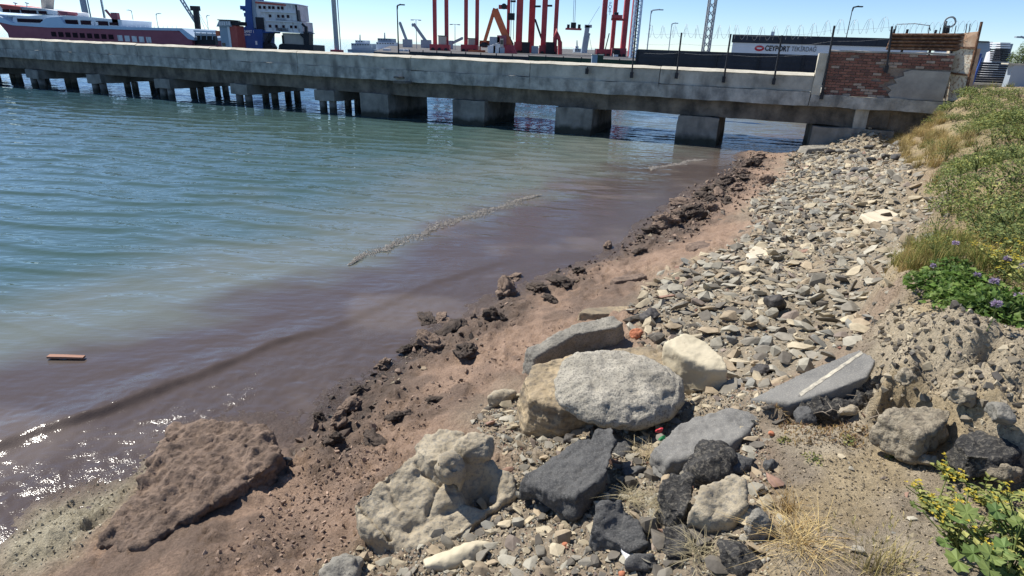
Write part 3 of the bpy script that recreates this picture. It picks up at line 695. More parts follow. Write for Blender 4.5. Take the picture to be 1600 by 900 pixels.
crane_legs('gantry_crane', 'red crane with two thin legs and beige machine house, leftmost', [680, 698], Yc, (686, 697, 57, 75), dict(w=[5.5, 5.5], rects=[(673, 703, 75, 84)]))
crane_legs('gantry_crane', 'red crane with two thin legs, second from the left', [728, 745], Yc, (732, 742, 61, 76), dict(w=[5.5, 5.5], rects=[(721, 746, 77, 87)]))
t3, m3 = crane_legs('gantry_crane', 'tall red crane with five thick legs behind the orange machine', [793, 810, 829, 848, 866], Yc + 5, None, dict(w=[5, 10, 10, 8, 6], rects=[(803, 818, 76, 92), (842, 870, 80, 92)], back=(829, 793)))
for x0, x1, y0, y1, mm in ((815, 828, 66, 90, 'dark_metal'), (830, 841, 72, 90, 'haze_grey'), (852, 866, 66, 90, 'dark_metal')):
    p0, p1 = aty(x0, y1, Yc + 3), aty(x1, y0, Yc + 3)
    MB().box(((p0[0] + p1[0]) / 2, Yc + 3, (p0[2] + p1[2]) / 2), (p1[0] - p0[0], 2, p1[2] - p0[2])).build('winch_house', mm, t3)
for (xa, ya, xb, yb) in ((798, 30, 803, 30), (798, 2, 806, 2), (835, 10, 845, 10), (853, 9, 863, 9), (836, 30, 846, 60)):
    MB().beam(aty(xa, ya, Yc + 5), aty(xb, yb, Yc + 5), .25, .3).build('brace', 'dark_metal', t3)
pts = [aty(867, 60, Yc), aty(870, 47, Yc), aty(872, 58, Yc), aty(875, 66, Yc), aty(875, 86, Yc)]
MB().tube(pts, .35, 8).build('hose_pipe', 'crane_red', t3, True)
p = aty(799, 26, Yc + 4); MB().box(p, (1.1, 1.6, 1.0)).build('trolley', 'dark_metal', t3)
for x in (798, 802):
    MB().beam(aty(x, 62, Yc + 5), aty(x + 1.5, -8, Yc + 5), .09, .09).build('cable', 'dark_metal', t3)
t4, m4 = crane_legs('gantry_crane', 'red crane with four legs and white lettering, nearest the dark fence', [939, 955, 972, 984], Yc + 5, None, dict(w=[7, 6, 7.5, 6.5], rects=[(930, 952, 86, 96), (956, 976, 84, 96)], back=(955, 984)))
MB().beam(aty(944, 60, Yc + 5), aty(947, 22, Yc + 5), .35, .35).build('brace', 'haze_grey', t4)
MB().beam(aty(952, 52, Yc + 5), aty(944, 84, Yc + 5), .15, .15).build('brace', 'dark_metal', t4)
MB().box(aty(964, 26, Yc + 3), (1.6, 1.2, .5)).build('trolley', 'crane_red', t4); MB().box(aty(963, 22, Yc + 3), (.6, .8, .5)).build('trolley_cab', 'dark_metal', t4)
MB().beam(aty(955, 30, Yc + 4), aty(978, 31, Yc + 4), .3, .35).build('cross_beam', 'crane_red', t4)
for x0, x1, y0, y1, mm in ((958, 968, 78, 85, 'dark_metal'), (957, 965, 84, 94, 'offwhite')):
    p0, p1 = aty(x0, y1, Yc + 2), aty(x1, y0, Yc + 2); MB().box(((p0[0] + p1[0]) / 2, Yc + 2, (p0[2] + p1[2]) / 2), (p1[0] - p0[0], 1.5, p1[2] - p0[2])).build('winch_house', mm, t4)
def text(body, name, loc, size, mat, rz=0.0, parent=None, extr=.01, bold=0.0, rx=math.pi / 2, width=None):
    cu = bpy.data.curves.new(name, 'FONT'); cu.body = body; cu.size = size; cu.extrude = extr; cu.align_x = 'CENTER'; cu.align_y = 'CENTER'; cu.offset = bold
    cu.materials.append(M[mat]); o = bpy.data.objects.new(name, cu); COL.objects.link(o); o.rotation_euler = (rx, 0, rz)
    off = np.array(parent.location) if parent else np.zeros(3); o.location = Vector(np.asarray(loc, float) - off)
    bpy.context.view_layer.update()
    if width: o.scale.x = width / o.dimensions.x; bpy.context.view_layer.update()
    me = bpy.data.meshes.new_from_object(o.evaluated_get(bpy.context.evaluated_depsgraph_get())); me.materials.clear(); me.materials.append(M[mat])
    o2 = bpy.data.objects.new(name, me); COL.objects.link(o2); o2.location = o.location; o2.rotation_euler = o.rotation_euler; o2.scale = o.scale
    bpy.data.objects.remove(o); o2.parent = parent
    return o2
for k, ch in enumerate('PORT'):
    text(ch, 'letter', aty(953.6 - k * .25, 6 + k * 5.0, Yc + 4.0), .75, 'white', parent=t4, bold=.01)
sp = thing('spreader_grab', 'red lifting spreader hanging on cables between the cranes', 'spreader', aty(896, 47, Yc))
MB().box(aty(896, 45.5, Yc), (2.5, .7, .28)).build('spreader_beam', 'crane_red', sp)
for x in (888, 905): MB().box(aty(x, 42, Yc), (.4, .6, .7)).build('twist_arm', 'dark_metal', sp)
MB().box(aty(896, 39.5, Yc), (.8, .6, .8)).build('sheave_block', 'dark_metal', sp)
for x in (895.5, 898): MB().beam(aty(x, 37, Yc), aty(x + 1.6, -6, Yc), .06, .06).build('cable', 'dark_metal', sp)

# orange material handler and its hopper
mh = thing('material_handler', 'orange material handler crane with a bent boom holding a grab', 'handler', gx_(790, Yc - 5, QZ)); Ym = Yc - 5
MB().beam(aty(797, 74, Ym), aty(773, 15, Ym), .95, 1.0).build('boom', 'orange', mh)
MB().beam(aty(802, 70, Ym), aty(775, 17, Ym), .2, .25).build('boom_ram', 'dark_metal', mh)
MB().beam(aty(773, 13, Ym), aty(757, 66, Ym), .35, .5).build('stick', 'orange', mh)
MB().box(aty(786, 11, Ym), (1.3, .8, .55)).build('counter_arm', 'crane_red', mh); MB().cyl(aty(787.5, 10, Ym - .6), aty(787.5, 10, Ym + .6), .42, n=12).build('pulley', 'dark_metal', mh)
g_ = MB().cyl(aty(757, 66, Ym), aty(757, 69.5, Ym), .25, .6, 10).build('grab', 'dark_metal', mh)
MB().frame(aty(757, 71, Ym), ((1, 0, 0), (0, 1, 0), UP), (1.5, 1.1, .42)).build('grab_jaw', 'dark_metal', mh)
MB().box(aty(773, 67, Ym), (1.5, 1.8, 1.7)).build('counterweight', 'haze_grey', mh)
MB().box(aty(784, 67, Ym), (1.4, 1.8, 2.1)).build('engine_house', 'maroon', mh)
c_ = MB().box(aty(784, 67, Ym - 1.2), (.5, .5, 1.2)).build('cab', 'beige', mh); MB().box(aty(784, 66, Ym - 1.46), (.4, .03, .6)).build('cab_window', 'glass', c_)
p = gx_(792, Ym, QZ); MB().cyl(p, p + UP * 1.2, 1.6, 1.1, 12).build('undercarriage', 'crane_red', mh)
MB().beam(aty(787, 80, Ym), aty(803, 86, Ym), .9, .6).build('outrigger', 'crane_red', mh)
hp = thing('hopper', 'small bright orange hopper standing under the grab', 'hopper', gx_(757, Ym + 2, QZ))
p = gx_(757, Ym + 2, QZ)
MB().add([p + np.array([sx * a_, sy * a_, z]) for z, a_ in ((.7, .35), (1.7, .8)) for sx, sy in ((-1, -1), (1, -1), (1, 1), (-1, 1))], [(0, 1, 5, 4), (1, 2, 6, 5), (2, 3, 7, 6), (3, 0, 4, 7), (0, 3, 2, 1), (4, 5, 6, 7)]).build('funnel', 'orange', hp)
for sx in (-1, 1):
    for sy in (-1, 1): MB().beam(p + np.array([sx * .7, sy * .7, 0]), p + np.array([sx * .7, sy * .7, 1.5]), .14, .14).build('leg', 'orange', hp)
MB().box(p + np.array([-1.2, 0, .15]), (2.6, 1.6, .3)).build('base_frame', 'orange', hp)
for k, (px, w, h_, mm) in enumerate(((768, 1.4, 1.0, 'white'), (776, 1.2, 1.3, 'offwhite'), (784, 1.0, .8, 'haze_grey'))):
    p = gx_(px, Ym - 3, QZ); t = thing('bulk_bag', ['white', 'dirty white', 'grey'][k] + ' bulk bag standing beside the orange hopper', 'bag', p)
    MB().box(p + UP * h_ / 2, (w * .8, 1, h_)).build('sack', mm, t); MB().beam(p + UP * h_ + np.array([-.3, 0, 0]), p + UP * (h_ + .15) + np.array([.3, 0, 0]), .06, .06).build('lifting_loop', mm, t)
# low green screen along the quay edge with two pale cabinets
p0, p1 = gx_(640, 62, QZ), gx_(998, 50, QZ)
qs = thing('quay_screen', 'low dark green mesh screen along the quay edge below the cranes', 'fence', (p0 + p1) / 2)
npn = 14
for k in range(npn):
    a_ = p0 + (p1 - p0) * (k + .01) / npn; b_ = p0 + (p1 - p0) * (k + .99) / npn
    MB().beam(a_ + UP * .17, b_ + UP * .17, .05, .34 if k < 8 else .5).build('screen_panel', 'dark_metal' if k < 8 else 'hedge_green', qs)
    MB().beam(a_, a_ + UP * .5, .08, .08).build('post', 'dark_metal', qs)
for k, px in enumerate((928, 937)):
    p = gx_(px, 50, QZ); o = MB().box(p + UP * .35, (.42, .4, .75)).build('cabinet', 'haze_grey' if k == 0 else 'hedge_green', None)
    o2 = thing('utility_cabinet', ['pale grey', 'darker green'][k] + ' utility cabinet in front of the green screen', 'cabinet', p)
    o.parent = o2; o.location = -Vector(o2.location); o.location = o.location
    MB().box(p + np.array([0, 0, .75]), (.5, .46, .06)).build('lid', 'concrete_top', o2)

# lamp posts and masts
def lamp(px, ytop, Y, label, mat='dark_metal', arm=1.0, r=.07, lean=0, twin=False):
    p = gx_(px, Y, QZ); z = aty(px + lean, ytop, Y)[2]; t = thing('lamp_post', label, 'lamp post', p, 'lamp posts in the harbour')
    s_ = px_m(px, ytop, Y); top = np.array([p[0], p[1], z])
    MB().cyl(p, top, max(r, s_ * .45), max(r * .7, s_ * .32), 8).build('pole', mat, t)
    if twin:
        MB().beam(top - np.array([.8, 0, 0]), top + np.array([.8, 0, 0]), .08, .08).build('arm', mat, t)
        for q_ in (-.7, .7): MB().box(top + np.array([q_, 0, -.05]), (.5, .3, .14)).build('lamp_head', mat, t)
    else:
        e = top + np.array([arm, 0, .12]); MB().tube([top - UP * .3, top + np.array([.15 * arm, 0, .02]), e], .06 + s_ * .2, 6).build('arm', mat, t)
        MB().box(e + np.array([.12 * np.sign(arm), 0, -.03]), (.45, .22, .1)).build('lamp_head', mat, t)
lamp(623, 9, 60, 'tall black lamp post with a short curved head beside the grey ships', arm=.35)
lamp(651, 31, 120, 'thin grey lamp post between the grey loader cranes', 'haze_grey', twin=True)
lamp(711, 38, 120, 'thin grey mast post between the two left red cranes', 'haze_grey', twin=True)
lamp(1009, 16, 70, 'grey lamp post with curved arm, left end of the dark fence', 'haze_grey', arm=.9)
lamp(1043, 37, 90, 'slim grey lamp post standing behind the razor wire', 'haze_grey', arm=.5)
lamp(1311, 11, 60, 'slim lamp post standing behind the brick wall', 'dark_metal', arm=.5, r=.05)
lamp(213, 17, 140, 'short pale lamp post behind the ferry, nearest its stern', 'haze_grey', arm=-.6)
lamp(250, 22, 140, 'short pale lamp post left of the dark grey crane', 'haze_grey', arm=.8)
lamp(328, 25, 140, 'thin grey pole between the crane and the red hut', 'haze_grey', arm=.3, r=.05)
lamp(1584, 60, 45, 'grey lamp post with curved arm in front of the trees', 'haze_grey', arm=-.5, r=.04)
def mast(px0, px1, ytop, ybot, Y, label, w=.5, lattice=True, mat='grey_steel', z0=None):
    p = gx_(px1, Y, QZ if z0 is None else z0); h_ = 26.; t = thing('mast', label, 'mast', p)
    lp = [p + np.array([sx * w / 2, sy * w / 2, 0]) for sx, sy in ((-1, -1), (1, -1), (1, 1), (-1, 1))]
    lean = np.array([aty(px0, ytop, Y)[0] - p[0], 0, aty(px0, ytop, Y)[2] - p[2]]); lean = np.array([0, 0, h_])
    if lattice:
        for q_ in lp: MB().beam(q_, q_ + lean, w * .2, w * .2).build('leg', mat, t)
        mb = MB(); n_ = 30
        for k in range(n_):
            for j in range(4):
                a_, b_ = lp[j] + lean * k / n_, lp[(j + 1) % 4] + lean * (k + (1 if k % 2 else 0)) / n_
                mb.beam(a_, b_ + lean * (0 if k % 2 else 1) / n_ + np.array([1e-4, 0, 1e-4]), w * .11, w * .11)
        mb.build('lattice', mat, t)
    else:
        MB().cyl(p, p + lean, w * .5, w * .4, 10).build('pole', mat, t)
        MB().beam(p + np.array([w * .8, 0, 0]), p + lean + np.array([w * .8, 0, 0]), w * .15, w * .15).build('cable_run', mat, t)
        MB().box(p + UP * .4, (w * 2.2, w * 2, .8)).build('mast_base', 'crane_red', t)
mast(1112, 1100, 0, 80, 80, 'pale lattice mast rising behind the dark slatted fence', .75)
mast(524, 527, 0, 80, 100, 'pale grey mast with a red foot right of the blue ship', .75, False, z0=.6)
mast(994, 989, 0, 110, 95, 'teal ladder-like mast beside the red four-legged crane', .9, True, 'paleblue')
mast(136, 143, 0, 27, 135, 'thick pale grey mast rising behind the ferry', 1.2, False, 'haze_grey', .5)
mast(167, 171, 0, 33, 135, 'thin grey mast rising behind the ferry stern', .35, False, 'haze_grey', .5)

# far loader arms and mobile cranes
def loader(label, pts, Y, mat, w, name='loader_crane', zb=QZ):
    p = gx_(pts[0][0], Y, zb); t = thing(name, label, 'crane', p)
    MB().box(p + UP * .8, (w * 4, w * 4, 1.6)).build('cab', mat, t)
    W = [aty(x, y, Y) for x, y in pts]
    MB().cyl(p + UP * 1.2, W[0], w, w * .9, 8).build('column', mat, t)
    for k in range(len(W) - 1): MB().beam(W[k], W[k + 1], w * (1.1 - .2 * k), w * 1.2).build('boom', mat, t)
    MB().cyl(W[-1] - UP * .2, W[-1] + UP * .25, w * .5, n=8).build('boom_head', mat, t)
loader('slim grey loader crane leaning left beside the black lamp post', [(637, 72), (636, 65), (625, 36)], 140, 'haze_grey', .45)
loader('grey-green loader crane with a long arm raised to the left', [(666, 74), (666, 65), (646, 37), (645, 40)], 140, 'haze_grey', .5)
loader('low grey-green loader arm between the two left red cranes', [(701, 74), (703, 69), (722, 60)], 130, 'haze_grey', .42)
mc = thing('mobile_crane', 'dark grey mobile crane with raised lattice boom behind the ferry', 'crane', gx_(309, 140, QZ))
p = gx_(309, 140, QZ)
MB().beam(aty(310, 50, 140), aty(306, 14, 140), .9, .9).build('tower', 'dark_metal', mc); MB().box(aty(305, 13, 140), (1.8, .8, .9)).build('tower_head', 'dark_metal', mc)
MB().cyl(p, aty(310, 48, 140), .8, .6, 8).build('pedestal', 'haze_grey', mc); MB().box(p + UP * .9, (4, 3, 1.8)).build('carrier', 'beige', mc)
for o_ in (0, 4): MB().beam(aty(309 , 42 - o_, 140), aty(279 + o_ * 1.2, -4, 140), .25, .25).build('boom_chord', 'haze_grey', mc)
for k in range(8):
    f0 = k / 8; MB().beam(aty(309 - 30 * f0, 42 - 46 * f0, 140), aty(309 - 25.5 * (f0 + .1), 38 - 42 * (f0 + .1), 140), .12, .12).build('boom_lacing', 'haze_grey', mc)
for x in (322, 328): MB().beam(aty(307, 14, 140), aty(x, 50, 140), .05, .05).build('stay_cable', 'haze_grey', mc)
mc2 = thing('mobile_crane', 'blue-grey harbour crane with upright boom under the hanging spreader', 'crane', gx_(913, 150, QZ))
MB().beam(aty(912, 84, 150), aty(916, 58, 150), 1.3, 1.3).build('tower', 'haze_grey', mc2); MB().beam(aty(915, 60, 150), aty(918, 40, 150), 1.0, 1.0).build('boom', 'haze_grey', mc2)
MB().box(aty(919, 41, 150), (1.6, 1, .6)).build('boom_head', 'haze_grey', mc2); MB().beam(aty(914, 70, 150), aty(921, 52, 150), .5, .5).build('ram', 'haze_grey', mc2)
MB().box(aty(912, 86, 150), (5, 3, 1)).build('carrier', 'haze_grey', mc2)
for x in (925, 937): MB().beam(aty(918, 41, 150), aty(x, 80 if x < 930 else 10, 150), .07, .07).build('stay_cable', 'haze_grey', mc2)

# ships
def brect(t, name, mat, x0, x1, y0, y1, Y, dep, par=None):
    p0, p1 = aty(x0, (y0 + y1) / 2, Y), aty(x1, (y0 + y1) / 2, Y); za, zb = aty((x0 + x1) / 2, y1, Y)[2], aty((x0 + x1) / 2, y0, Y)[2]
    return MB().box(((p0[0] + p1[0]) / 2, Y + dep / 2, (za + zb) / 2), (p1[0] - p0[0], dep, zb - za)).build(name, mat, par or t)
def qpoly(t, name, mat, pts, Y, dep, par=None):
    return MB().prism([aty(x, y, Y) for x, y in pts], (0, dep, 0)).build(name, mat, par or t)
M['opening'] = pmat('dark_opening', (.02, .008, .012), (.035, .012, .018), 1, .9, 0)
fy = thing('ferry', 'white and maroon car ferry moored behind the left of the pier', 'ferry', gx_(110, 110, 0)); Yf = 110
h_ = qpoly(fy, 'hull', 'maroon', [(-40, 20), (0, 35), (20, 39), (75, 42), (130, 43), (200, 46), (275, 48), (283, 50), (300, 62), (300, 90), (20, 80), (12, 52), (0, 38), (-20, 32)], Yf, 12)
qpoly(fy, 'bulwark', 'paleblue', [(-40, 12), (0, 26), (20, 36), (60, 38), (72, 28), (92, 26), (100, 37), (150, 40), (200, 42.5), (284, 44), (303, 58), (303, 63), (294, 61), (280, 48), (200, 46.5), (130, 44), (75, 43), (20, 39.5), (0, 35), (-40, 20)], Yf - .15, 12.3)
for k in range(14):
    x = 80 + k * 11.2; w = 7.5
    if k < 9: brect(fy, 'hull_opening', 'opening', x, x + w, 49.5 + k * .55, 57 + k * .55, Yf - .05, .3, h_)
    else: brect(fy, 'hull_opening', 'offwhite', x + 3, x + 3 + w, 55 + (k - 9) * .7, 64 + (k - 9) * .7, Yf - .06, .3, h_)
qpoly(fy, 'lower_deckhouse', 'shipwhite', [(20, 27), (20, 39), (60, 41), (100, 43), (190, 46), (190, 31), (145, 27), (105, 25), (70, 23)], Yf + .6, 9)
for x0, x1, y0, y1 in ((27, 66, 29.5, 35), (102, 121, 31, 38), (126, 142, 32, 38.5), (150, 168, 33, 39.5), (171, 184, 35, 39.5)): brect(fy, 'window_band', 'opening', x0, x1, y0, y1, Yf + .45, .4)
for x in (142.5, 149): brect(fy, 'white_door', 'white', x, x + 4, 34, 39.5, Yf + .38, .3)
u_ = qpoly(fy, 'upper_deckhouse', 'shipwhite', [(-10, 15), (3, 19), (30, 21), (72, 22), (90, 24), (90, 17), (70, 14), (30, 10), (0, 8), (-10, 7)], Yf + 1, 8)
for x0, x1, y0, y1 in ((4, 14, 14.3, 19.2), (16, 30, 15, 19.8), (33, 45, 15.3, 20.6), (46, 56, 16, 21), (60, 72, 17, 21.6)): brect(fy, 'bridge_window', 'opening', x0, x1, y0, y1, Yf + .85, .3, u_)
qpoly(fy, 'orange_roof', 'redroof', [(-10, 5), (0, 9), (4, 14), (32, 15), (32, 10.5)], Yf + .7, 8.5)
qpoly(fy, 'roof_deck', 'haze_grey', [(32, 10.5), (62, 13), (62, 15), (32, 13)], Yf + .7, 8.5)
fn = qpoly(fy, 'funnel', 'beige', [(62, -12), (73, -12), (71, 15), (65, 15)], Yf + 4, 2)
qpoly(fy, 'lifeboat', 'maroon', [(89, 16.5), (105, 18.5), (106, 22), (104, 24), (94, 23)], Yf + .5, 2.5)
for x in (24, 42): MB().cyl(aty(x, 13, Yf + 2), aty(x, 4, Yf + 2), .08, .06, 6).build('antenna', 'haze_grey', fy); MB().cyl(aty(x, 5.5, Yf + 2), aty(x, 4.0, Yf + 2), .28, n=8).build('radar_dome', 'haze_grey', fy)
MB().beam(aty(180, 33, Yf + 1), aty(165, 15.5, Yf + 1), .3, .3).build('davit', 'maroon', fy); MB().box(aty(181, 28, Yf + 1), (1, .8, 1.6)).build('davit_base', 'maroon', fy)
for k in range(13):
    x = 192 + k * 7; MB().beam(aty(x, 44, Yf + .3), aty(x, 40, Yf + .3), .05, .05).build('rail_post', 'shipwhite', fy)
for k in range(4):
    x = 305 + k * 9; MB().beam(aty(x, 62, Yf), aty(x, 49, Yf), .1, .1).build('ramp_post', 'haze_grey', fy)
MB().beam(aty(303, 48.5, Yf), aty(338, 50, Yf), .25, .3).build('ramp_rail', 'shipwhite', fy)
brect(fy, 'ramp_wall', 'haze_grey', 304, 337, 52, 56, Yf + .4, 1)
brect(fy, 'ramp_lower_wall', 'dark_metal', 304, 336, 56, 70, Yf + 1, 1)

hutt = thing('control_hut', 'small white and red control tower with a wide glazed top', 'hut', gx_(355, 95, .4)); Yh = 95
brect(hutt, 'white_wall', 'haze_grey', 345, 357, 42, 80, Yh, 2.5); brect(hutt, 'white_corner', 'white', 357.2, 360.5, 42, 80, Yh, 2.5); brect(hutt, 'red_wall', 'redroof', 361, 371.5, 40, 80, Yh + .1, 2.5)
tp = qpoly(hutt, 'glazed_top', 'haze_grey', [(338, 41.5), (342, 32), (358, 32), (361, 41.5)], Yh - .3, 3); brect(hutt, 'roof', 'dark_metal', 339.5, 360, 30.5, 32, Yh - .5, 3.4)
for k in range(5): brect(hutt, 'pane', 'offwhite', 342 + k * 3.6, 344.8 + k * 3.6, 33.5, 39.5, Yh - .42, .1, tp)
brect(hutt, 'dark_cabin', 'dark_metal', 361, 374, 33.5, 39.5, Yh, 2.6); brect(hutt, 'side_box', 'orange', 337, 343, 48, 56, Yh, 1.5); brect(hutt, 'door', 'glass', 347, 352, 67, 72, Yh - .06, .1)

sh = thing('blue_ship', 'derelict ship with tall deep blue bow and stained white deckhouse', 'ship', gx_(420, 100, 0)); Ys = 100
bw = qpoly(sh, 'bow', 'shipblue', [(383, -25), (391, -25), (393, 20), (396, 45), (410, 46), (410, 76), (410, 95), (384, 95), (383, 60), (368, 57), (368, 43), (383, 42)], Ys, 5)
qpoly(sh, 'bow_flare', 'shipblue', [(368, 42), (383, 42), (384, 74), (379, 66), (368, 55)], Ys - .12, 3)
brect(sh, 'white_mark', 'white', 399, 402, 64, 70, Ys - .03, .1, bw)
for x0, x1, y0, y1 in ((375, 384, 9, 15), (379, 384, 14, 17), (381, 384, 20, 26)): brect(sh, 'anchor_fitting', 'shipblue', x0, x1, y0, y1, Ys + 1, 1)
text('ALI SAMET 1', 'ship_name', aty(386, 49.3, Ys - .2), .52, 'white', parent=sh, bold=.012, width=2.1); text('IZMIR', 'home_port', aty(387, 54.3, Ys - .2), .34, 'white', parent=sh, bold=.008, width=.85)
dk = [('deckhouse', 'offwhite', [(392, 0), (402, 1), (464, 8), (467, 33), (416, 31), (398, 30)]), ('deckhouse', 'offwhite', [(402, 31), (416, 31), (472, 34), (474, 52), (415, 48), (400, 47)])]
dh = [qpoly(sh, n_, m_, pp_, Ys + .4, 5) for n_, m_, pp_ in dk]
qpoly(sh, 'bridge_front', 'haze_grey', [(392, 1), (398, 2), (403, 44), (397, 44)], Ys + .3, 3)
qpoly(sh, 'red_roof_edge', 'redroof', [(399, 2), (446, 7), (446, 9.2), (399, 5)], Ys + .25, 5.4); qpoly(sh, 'roof', 'white', [(399, .3), (463, 6), (463, 7.5), (399, 2)], Ys + .2, 5.5)
qpoly(sh, 'black_edge', 'dark_metal', [(461, 8), (463.5, 8), (467, 33), (464.5, 33)], Ys + .3, 1)
for (y_, x0, x1) in ((16.5, 408, 462), (31, 415, 467), (47.5, 415, 474)): qpoly(sh, 'deck_edge', 'white', [(x0, y_), (x1, y_ + (x1 - x0) * .055), (x1, y_ + (x1 - x0) * .055 + 1.6), (x0, y_ + 1.6)], Ys + .1, 5.6)
for r_, (y_, xs) in enumerate(((9, (404, 411, 419, 425, 433, 439)), (22, (420, 433, 440, 448)), (38, (420, 430, 441, 453, 460)))):
    for x in xs: brect(sh, 'window', 'opening', x, x + 3.6, y_ + (x - 404) * .035, y_ + 4.4 + (x - 404) * .035, Ys + .3, .2, dh[0] if r_ < 2 else dh[1])
for k in range(12):
    x = 432 + k * 1.6; brect(sh, 'rail_post', 'dark_metal', x, x + .5, 43.5 + k * .08, 48 + k * .08, Ys + .05, .1); 
for k in range(9):
    x = 432 + k * 1.8; brect(sh, 'rail_post', 'haze_grey', x, x + .5, 28.5, 32, Ys + .05, .1)
brect(sh, 'stair_tower', 'dark_metal', 400, 412, 27, 47, Ys + .2, 3); qpoly(sh, 'blue_beam', 'shipblue', [(408, 47), (428, 48.5), (426, 52), (408, 51)], Ys + .2, 3)
qpoly(sh, 'strut', 'dark_metal', [(420, 51), (426, 51), (417, 68), (412, 68)], Ys + .2, 1.2)
brect(sh, 'rusty_wall', 'beige', 442, 474, 52, 70, Ys + .8, 4); qpoly(sh, 'black_stern_frame', 'dark_metal', [(470, 50), (480, 49), (483, 52), (483, 76), (476, 76), (474, 60), (468, 54)], Ys + .3, 2)
qpoly(sh, 'black_hull', 'dark_metal', [(436, 70), (440, 68), (474, 70), (489, 71), (491, 95), (432, 95)], Ys, 6); brect(sh, 'post', 'dark_metal', 440.5, 443, 55, 70, Ys + .6, .6)
MB().beam(aty(472, 37, Ys), aty(478, 43, Ys), .3, .3).build('crane_arm', 'dark_metal', sh); MB().beam(aty(478, 41, Ys), aty(478.5, 52, Ys), .4, .4).build('crane_post', 'dark_metal', sh)
qpoly(sh, 'wreckage', 'dark_metal', [(410, 66), (422, 68), (426, 74), (424, 95), (408, 95)], Ys + .3, 2)

def far_ship(label, x0, x1, yw, blocks, Y):
    t = thing('cargo_ship', label, 'ship', gx_((x0 + x1) / 2, Y, 0))
    qpoly(t, 'hull', 'haze_grey', [(x0, yw - 5), (x0 + 3, yw - 5), (x1 - 3, yw - 5), (x1 + 2, yw - 6.5), (x1 - 2, yw + 4), (x0 + 1, yw + 4)], Y, 10)
    for k, (a_, b_, c_, d_, m_) in enumerate(blocks):
        o = brect(t, 'deckhouse', m_, a_, b_, c_, d_, Y + 1.5 + k * .4, 6)
        for j in range(int((b_ - a_) / 4)): brect(t, 'window', 'glass', a_ + 1 + j * 4, a_ + 3 + j * 4, c_ + 1.2, c_ + 2.6, Y + 1.4 + k * .4, .1, o)
    a_, b_, c_, d_, m_ = blocks[-1]; MB().cyl(aty((a_ + b_) / 2, c_ + .5, Y + 3), aty((a_ + b_) / 2, c_ - 9, Y + 3), .22, .12, 6).build('mast', 'haze_grey', t)
far_ship('grey ship with a stepped deckhouse, right of the pale mast', 543, 585, 82, [(549, 580, 68, 78, 'haze_grey'), (555, 570, 63, 68, 'shipwhite')], 170)
far_ship('grey ship with a white deckhouse beside the black lamp post', 582, 632, 83, [(588, 616, 66, 78, 'shipwhite'), (590, 612, 60, 66, 'haze_grey')], 165)
far_ship('distant grey ship behind the blue-grey harbour crane', 890, 932, 92, [(898, 908, 76, 88, 'haze_grey'), (899, 904, 72, 77, 'shipwhite')], 170)
for k, (px, w) in enumerate(((605, 9), (628, 9), (636, 5))):
    Y = 85; p = gx_(px, Y, 1.2); t = thing('white_container', ['low white container in front of the grey ships', 'white container beside the black lamp post', 'small white container right of the black lamp post'][k], 'container', p); m_ = px_m(px, 80, Y)
    c_ = MB().box(p + UP * .4, (w * m_, 1.5, .8)).build('container_body', 'white', t)
    for j in range(4): MB().box(p + np.array([(j - 1.5) * w * m_ / 4.3, -.76, .4]), (.05, .04, .7)).build('rib', 'haze_grey', c_)
# dark slatted fence, port building with its sign
df = thing('slatted_fence', 'long dark slate slatted fence behind the pier under the white building', 'fence', pier(8, 9, 1.9))
sL, zT = onp(996, 79, 9); sR, zR = onp(1330, 88, 9)
for k in range(11):
    f = k / 11; zz = 1.72 + (zT - 1.72) * (f + .04); MB().frame(pier((sL + sR) / 2, 9 + .02 * (k % 2), zz + .06), (PD, PB, UP), (sR - sL, .03, (zT - 1.72) / 11 + .02)).build('slat', 'navy_metal', df)
for k in range(6):
    s_ = sL + (sR - sL) * k / 5; pbox(MB(), s_ - .04, s_ + .04, 8.93, 8.98, 1.75, zT + .03).build('post', 'dark_metal', df)
pbox(MB(), sL - .05, sR, 8.9, 9.1, 1.70, 1.80).build('kerb_base', 'concrete_top', df)
bl = thing('port_building', 'long white port building with a dark roof band and sign', 'building', gx_(1300, 62, QZ)); Yb = 62
w0, w1 = gx_(1139, Yb, QZ), gx_(1440, Yb - 6, QZ)
bd = (w1 - w0); bd[2] = 0; Lb = np.linalg.norm(bd); bd /= Lb; bn = np.array([-bd[1], bd[0], 0])
zr_, zm, zb_ = aty(1141, 53.5, Yb)[2], aty(1141, 66, Yb)[2], QZ
def bbox(name, mat, a_, b_, t0, t1, z0, z1, par=None): return MB().frame(w0 + bd * (a_ + b_) / 2 + bn * (t0 + t1) / 2 + UP * ((z0 + z1) / 2 - w0[2]), (bd, bn, UP), (b_ - a_, t1 - t0, z1 - z0)).build(name, mat, par or bl)
bbox('wall', 'white', 0, Lb, .1, 12, zb_, zm - .003); rf = bbox('roof_fascia', 'navy_metal', -.1, Lb + .1, 0, 12.2, zm, zr_)
for k in range(1, 8): bbox('fascia_joint', 'dark_metal', Lb * k / 8 - .03, Lb * k / 8 + .03, -.03, .0, zm + .02, zr_ - .02, rf)
bbox('rooftop_unit', 'white', 3.2, 3.5, 1, 1.4, zr_ + .003, zr_ + .35)
brz = math.atan2(bd[1], bd[0])
def bpt(px, py):
    d = ray(px, py); o_ = w0 + bn * .06; return CAM + d * (((o_ - CAM) @ bn) / (d @ bn))
q1, q2, q3 = bpt(1194, 75), bpt(1235, 75.5), bpt(1276, 77)
c_ = bpt(1186.5, 75.5); e = [c_ + bd * (.42 * math.cos(t)) + UP * .25 * math.sin(t) for t in np.linspace(0, 2 * math.pi, 20)[:-1]]
MB().prism(e, bn * .03).build('logo_disc', 'logo_red', bl)
